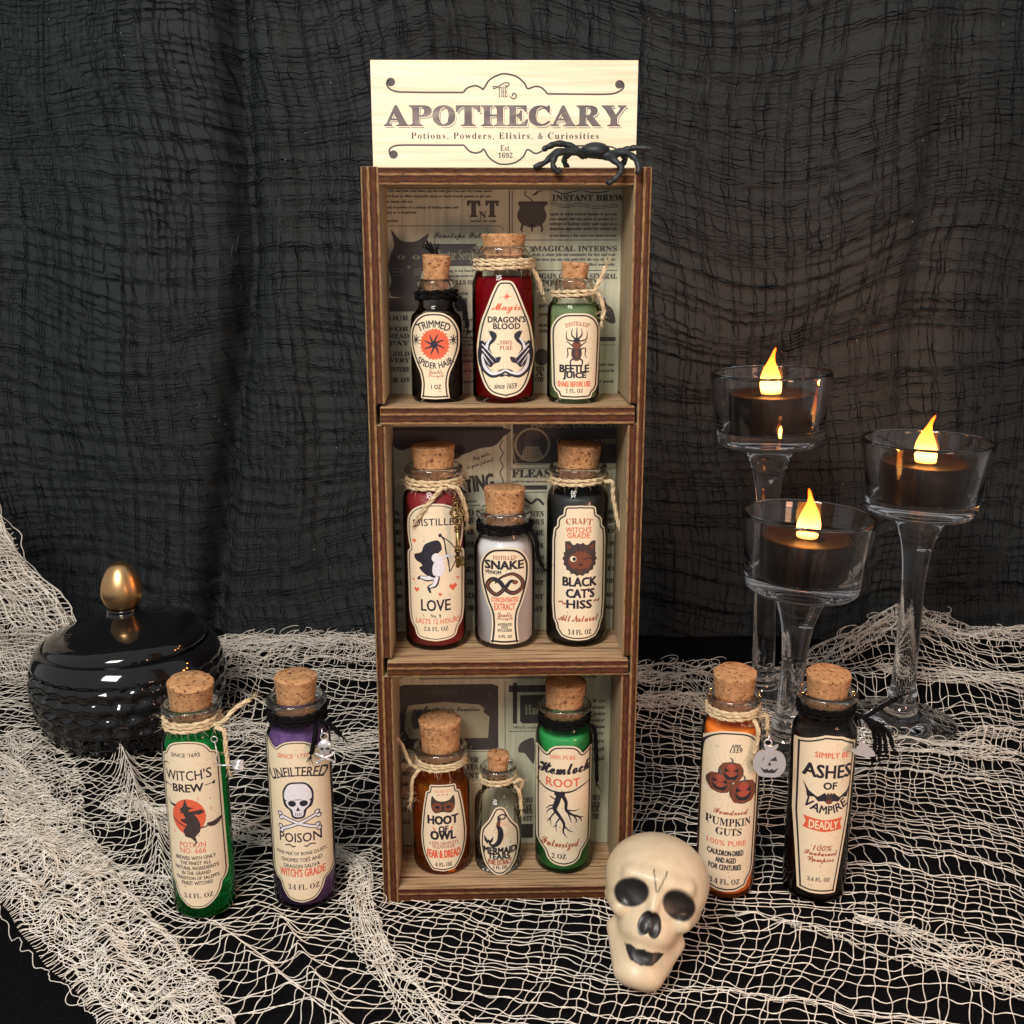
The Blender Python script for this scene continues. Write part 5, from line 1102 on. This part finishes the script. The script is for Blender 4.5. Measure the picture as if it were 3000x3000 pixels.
# ------------------------------------------------------------------ candle holders and flameless candles
M_flame = bpy.data.materials.new('flame_glow'); M_flame.use_nodes = True; t = M_flame.node_tree; t.nodes.clear()
o = t.nodes.new('ShaderNodeOutputMaterial'); em = t.nodes.new('ShaderNodeEmission'); t.links.new(em.outputs[0], o.inputs[0])
tc = t.nodes.new('ShaderNodeTexCoord'); sx = t.nodes.new('ShaderNodeSeparateXYZ'); t.links.new(tc.outputs['Generated'], sx.inputs[0])
r1 = ramp(t, [(0, (1, .20, .02)), (.15, (1, .50, .12)), (.45, (1, .24, .03)), (.75, (1, .13, .01)), (1, (1, .07, .003))]); t.links.new(sx.outputs[2], r1.inputs[0]); t.links.new(r1.outputs[0], em.inputs[0]); em.inputs[1].default_value = 8
def holder(x, y, zr, r_, label, clabel, tilt, ftilt):
    root = empty('candle_holder', (x, y, .12), label, 'candle holder', 'stemmed glass candle holders', tilt=(0, tilt))
    H_ = zr; cb = H_ - 3.9            # underside of the cup
    outer = [(0, 0), (2.7, 0), (2.95, .06), (2.95, .16), (2.2, .30), (1.3, .62), (.85, 1.05), (.72, 1.5)]
    foot = cr(outer[1:], 3)
    stem = cr([(.72, 1.5), (.78, 1.75), (.70, 2.0), (.64, 2.3), (.60, (2.3 + cb) / 2 - .5), (.62, cb - 3.6), (.78, cb - 2.0), (1.05, cb - 1.0), (1.38, cb - .15), (1.55, cb)], 5)
    cup = cr([(1.55, cb), (1.75, cb + .05), (2.45, cb + .02), (2.72, cb + .14), (2.80, cb + .40), (2.83, cb + .55), (3.0, cb + 2.0), (r_, H_ - .12), (r_ - .02, H_ - .02), (r_ - .09, H_ + .02), (r_ - .16, H_ - .05), (2.82, cb + 2.0), (2.58, cb + .98), (2.45, cb + .84), (0, cb + .80)], 4)
    m = MB(); m.lathe([(0, 0)] + foot, 72); m.build('foot', M_glass2, root)
    m = MB(); m.lathe(stem, 72); m.build('stem', M_glass2, root)
    m = MB(); m.lathe(cup, 96); m.build('cup', M_glass2, root)
    # candle
    cz = H_ - 3.08
    ct = empty('flameless_candle', (x + math.sin(tilt) * (H_ - 3), y, .12 + cz + .01), clabel, 'candle', 'flameless tea lights', tilt=(0, tilt))
    m = MB(); m.lathe([(0, 0), (2.18, 0), (2.22, .05), (2.24, 1.9), (2.18, 1.97), (2.0, 1.98), (1.9, 1.93), (.7, 1.88), (.62, 1.95), (.55, 2.0), (.42, 1.97), (0, 1.95)], 64); m.build('candle_body', M_blackwax, ct)
    m = MB(); prof = cr([(.50, 0), (.56, .25), (.58, .6), (.52, .95), (.38, 1.35), (.22, 1.7), (.12, 2.0), (.085, 2.25), (.05, 2.42), (0, 2.5)], 5); m.lathe([(0, 0)] + prof, 24)
    m.v = [(a + ftilt * max(0, c - 1.3) ** 2 * .22 - .10 * ftilt * math.sin(c * 1.2), b2, c + 1.93) for a, b2, c in m.v]
    fl = m.build('flame', M_flame, ct)
    pl = bpy.data.lights.new('flame_light', 'POINT'); pl.energy = .19; pl.color = (1, .30, .045); pl.shadow_soft_size = .35 * S
    po = bpy.data.objects.new('flame_light', pl); C.objects.link(po); po.parent = ct; po.location = (ftilt * .3 * S, -.1 * S, 4.85 * S)
holder(14.50, 19.7, 19.0, 3.2, 'tallest glass candle holder, at the back left of the three', 'lit black tea light in the tallest glass holder', math.radians(-1.6), .6)
holder(21.5, 16.9, 15.8, 3.32, 'right hand glass candle holder of middle height', 'lit black tea light in the right hand glass holder', math.radians(.5), .9)
holder(14.15, 13.0, 12.8, 3.25, 'shortest glass candle holder, at the front of the three', 'lit black tea light in the shortest front glass holder', math.radians(2.2), -.5)

# ------------------------------------------------------------------ skull
def skull():
    n_u, n_v = 260, 200
    def ell(P, c, r_):
        Q = (P - np.array(c)) / np.array(r_); k = np.linalg.norm(Q, axis=-1); return (k - 1) * min(r_) * 1.0 * (0.5 + .5 * k / (np.linalg.norm(Q / np.array(r_), axis=-1) * min(r_) + 1e-6))
    def cap(P, a, b2, r1_, r2_):
        a = np.array(a); b2 = np.array(b2); ab = b2 - a; t_ = np.clip(((P - a) @ ab) / (ab @ ab), 0, 1); return np.linalg.norm(P - a - t_[..., None] * ab, axis=-1) - (r1_ + (r2_ - r1_) * t_)
    def smin(a, b2, k): h = np.clip(.5 + .5 * (b2 - a) / k, 0, 1); return b2 * (1 - h) + a * h - k * h * (1 - h)
    def smax(a, b2, k): return -smin(-a, -b2, k)
    def sdf(P):
        Pm = P.copy(); Pm[..., 0] = np.abs(Pm[..., 0])
        d = ell(P, (0, .55, .50), (1.92, 2.05, 1.62))
        d = smin(d, ell(P, (0, -.40, .0), (1.62, 1.10, 1.15)), .5)
        d = smin(d, ell(P, (0, -.55, -1.0), (1.10, 1.0, 1.25)), .35)
        d = smin(d, cap(Pm, (1.12, -1.05, -.66), (1.5, .2, -.45), .32, .26), .22)      # cheek bones
        d = smin(d, cap(Pm, (0, -1.45, .60), (1.0, -1.22, .56), .24, .26), .3)         # brow
        d = smin(d, ell(P, (0, -1.10, -1.28), (.80, .60, .50)), .25)                   # upper jaw
        d = smin(d, ell(P, (0, -1.02, -2.74), (.70, .60, .46)), .3)                    # chin
        d = smin(d, ell(P, (0, -.60, -2.1), (.92, .98, .9)), .25)                       # mouth floor
        d = smin(d, cap(Pm, (1.10, -.05, -1.50), (.50, -.95, -2.70), .34, .32), .42)     # jaw sides
        d = smin(d, cap(P, (0, -1.42, .1), (0, -1.58, -.38), .20, .16), .18)           # nose bridge
        d = smax(d, -ell(Pm, (.86, -1.80, -.02), (.60, .38, .47)), .2)
        d = smax(d, -ell(Pm, (.15, -1.80, -.86), (.25, .26, .40)), .10)
        d = smax(d, -ell(P, (0, -1.84, -2.0), (.66, .34, .27)), .10)
        d = smax(d, -ell(Pm, (1.46, -1.30, -1.60), (.30, .6, .44)), .35)               # hollow cheeks
        for a, b2 in (((-.22, -1.78, .85), (-.02, -1.78, .22)), ((.22, -1.78, .92), (.04, -1.78, .22))): d = smax(d, -cap(P, a, b2, .025, .04) , .03)
        return d
    th = np.linspace(0, 2 * PI, n_u, endpoint=False); ph = np.linspace(0, PI, n_v); TT, PP = np.meshgrid(th, ph)
    dirs = np.stack([np.sin(PP) * np.cos(TT), -np.cos(PP), np.sin(PP) * np.sin(TT)], -1).reshape(-1, 3)   # pole towards the face
    c = np.array([0, -.30, -1.15]); tt = np.full(len(dirs), 4.4)
    # march inwards
    best = np.zeros(len(dirs)); done = np.zeros(len(dirs), bool)
    for _ in range(110):
        d = sdf(c + dirs * tt[:, None]); hit = d < .006; done |= hit; tt = np.where(done, tt, tt - np.clip(d * .55, .004, .3)); tt = np.maximum(tt, .3)
        if done.all(): break
    tg = tt.reshape(n_v, n_u)
    for _ in range(3): tg[1:-1] = (tg[1:-1] * 2 + tg[:-2] + tg[2:] + np.roll(tg, 1, 1)[1:-1] + np.roll(tg, -1, 1)[1:-1]) / 6
    tt = tg.reshape(-1); V = c + dirs * tt[:, None]
    idx = lambda j, i: j * n_u + i % n_u
    fs = [(idx(j, i), idx(j + 1, i), idx(j + 1, i + 1), idx(j, i + 1)) for j in range(n_v - 1) for i in range(n_u)]
    # painted sockets
    ax = np.abs(V[:, 0]); front = V[:, 1] < -.3
    e1 = 1 - np.hypot((ax - .86) / .66, (V[:, 2] + .02 + .14 * (ax - .84)) / .56); e2 = 1 - np.hypot((ax - .15) / .29, (V[:, 2] + .88 + .35 * (ax - .15)) / .46); e3 = np.minimum(-1.72 + .10 * V[:, 0] ** 2 - .05 * np.abs(np.sin(V[:, 0] * 6.5)) - V[:, 2], V[:, 2] + 2.34 - 1.5 * np.abs(V[:, 0]) ** 3 - .03 * np.abs(np.sin(V[:, 0] * 8))) * 2.2 * (1 - .35 * (np.sin(V[:, 0] * 17) > .8))
    e4 = .05 - np.minimum(np.abs((V[:, 0] + .22 - (0.85 - V[:, 2]) * .3)), 9) 
    pn = np.maximum.reduce([e1 * 7, e2 * 7, e3 * 8]); 
    cr_ = np.zeros(len(V))
    for a, b2 in (((-.26, .92), (-.02, .22)), ((.22, .98), (.04, .24))):
        a = np.array(a); b2 = np.array(b2); ab = b2 - a; t_ = np.clip(((V[:, [0, 2]] - a) @ ab) / (ab @ ab), 0, 1); dd = np.linalg.norm(V[:, [0, 2]] - a - t_[:, None] * ab, axis=1); cr_ = np.maximum(cr_, np.clip(1.2 - dd / .03, 0, 1) * .9)
    pn = np.clip(np.maximum(pn, cr_), 0, 1) * front
    me = bpy.data.meshes.new('plastic_skull'); me.from_pydata([tuple(p * S) for p in V], [], fs); me.materials.append(M_bone)
    me.polygons.foreach_set('use_smooth', [True] * len(fs))
    at_ = me.attributes.new('paint', 'FLOAT', 'POINT'); at_.data.foreach_set('value', pn.astype(np.float32)); me.update()
    o_ = bpy.data.objects.new('toy_skull', me); C.objects.link(o_)
    tag(o_, 'cream plastic toy skull with black painted eyes leaning beside the cabinet', 'skull')
    return o_
sk = skull(); sk.location = Vector((5.22, -4.0, 2.95)) * S
sk.rotation_euler = (Matrix.Rotation(math.radians(-12), 4, 'Z') @ Matrix.Rotation(math.radians(10), 4, 'Y') @ Matrix.Rotation(math.radians(-27), 4, 'X')).to_euler()
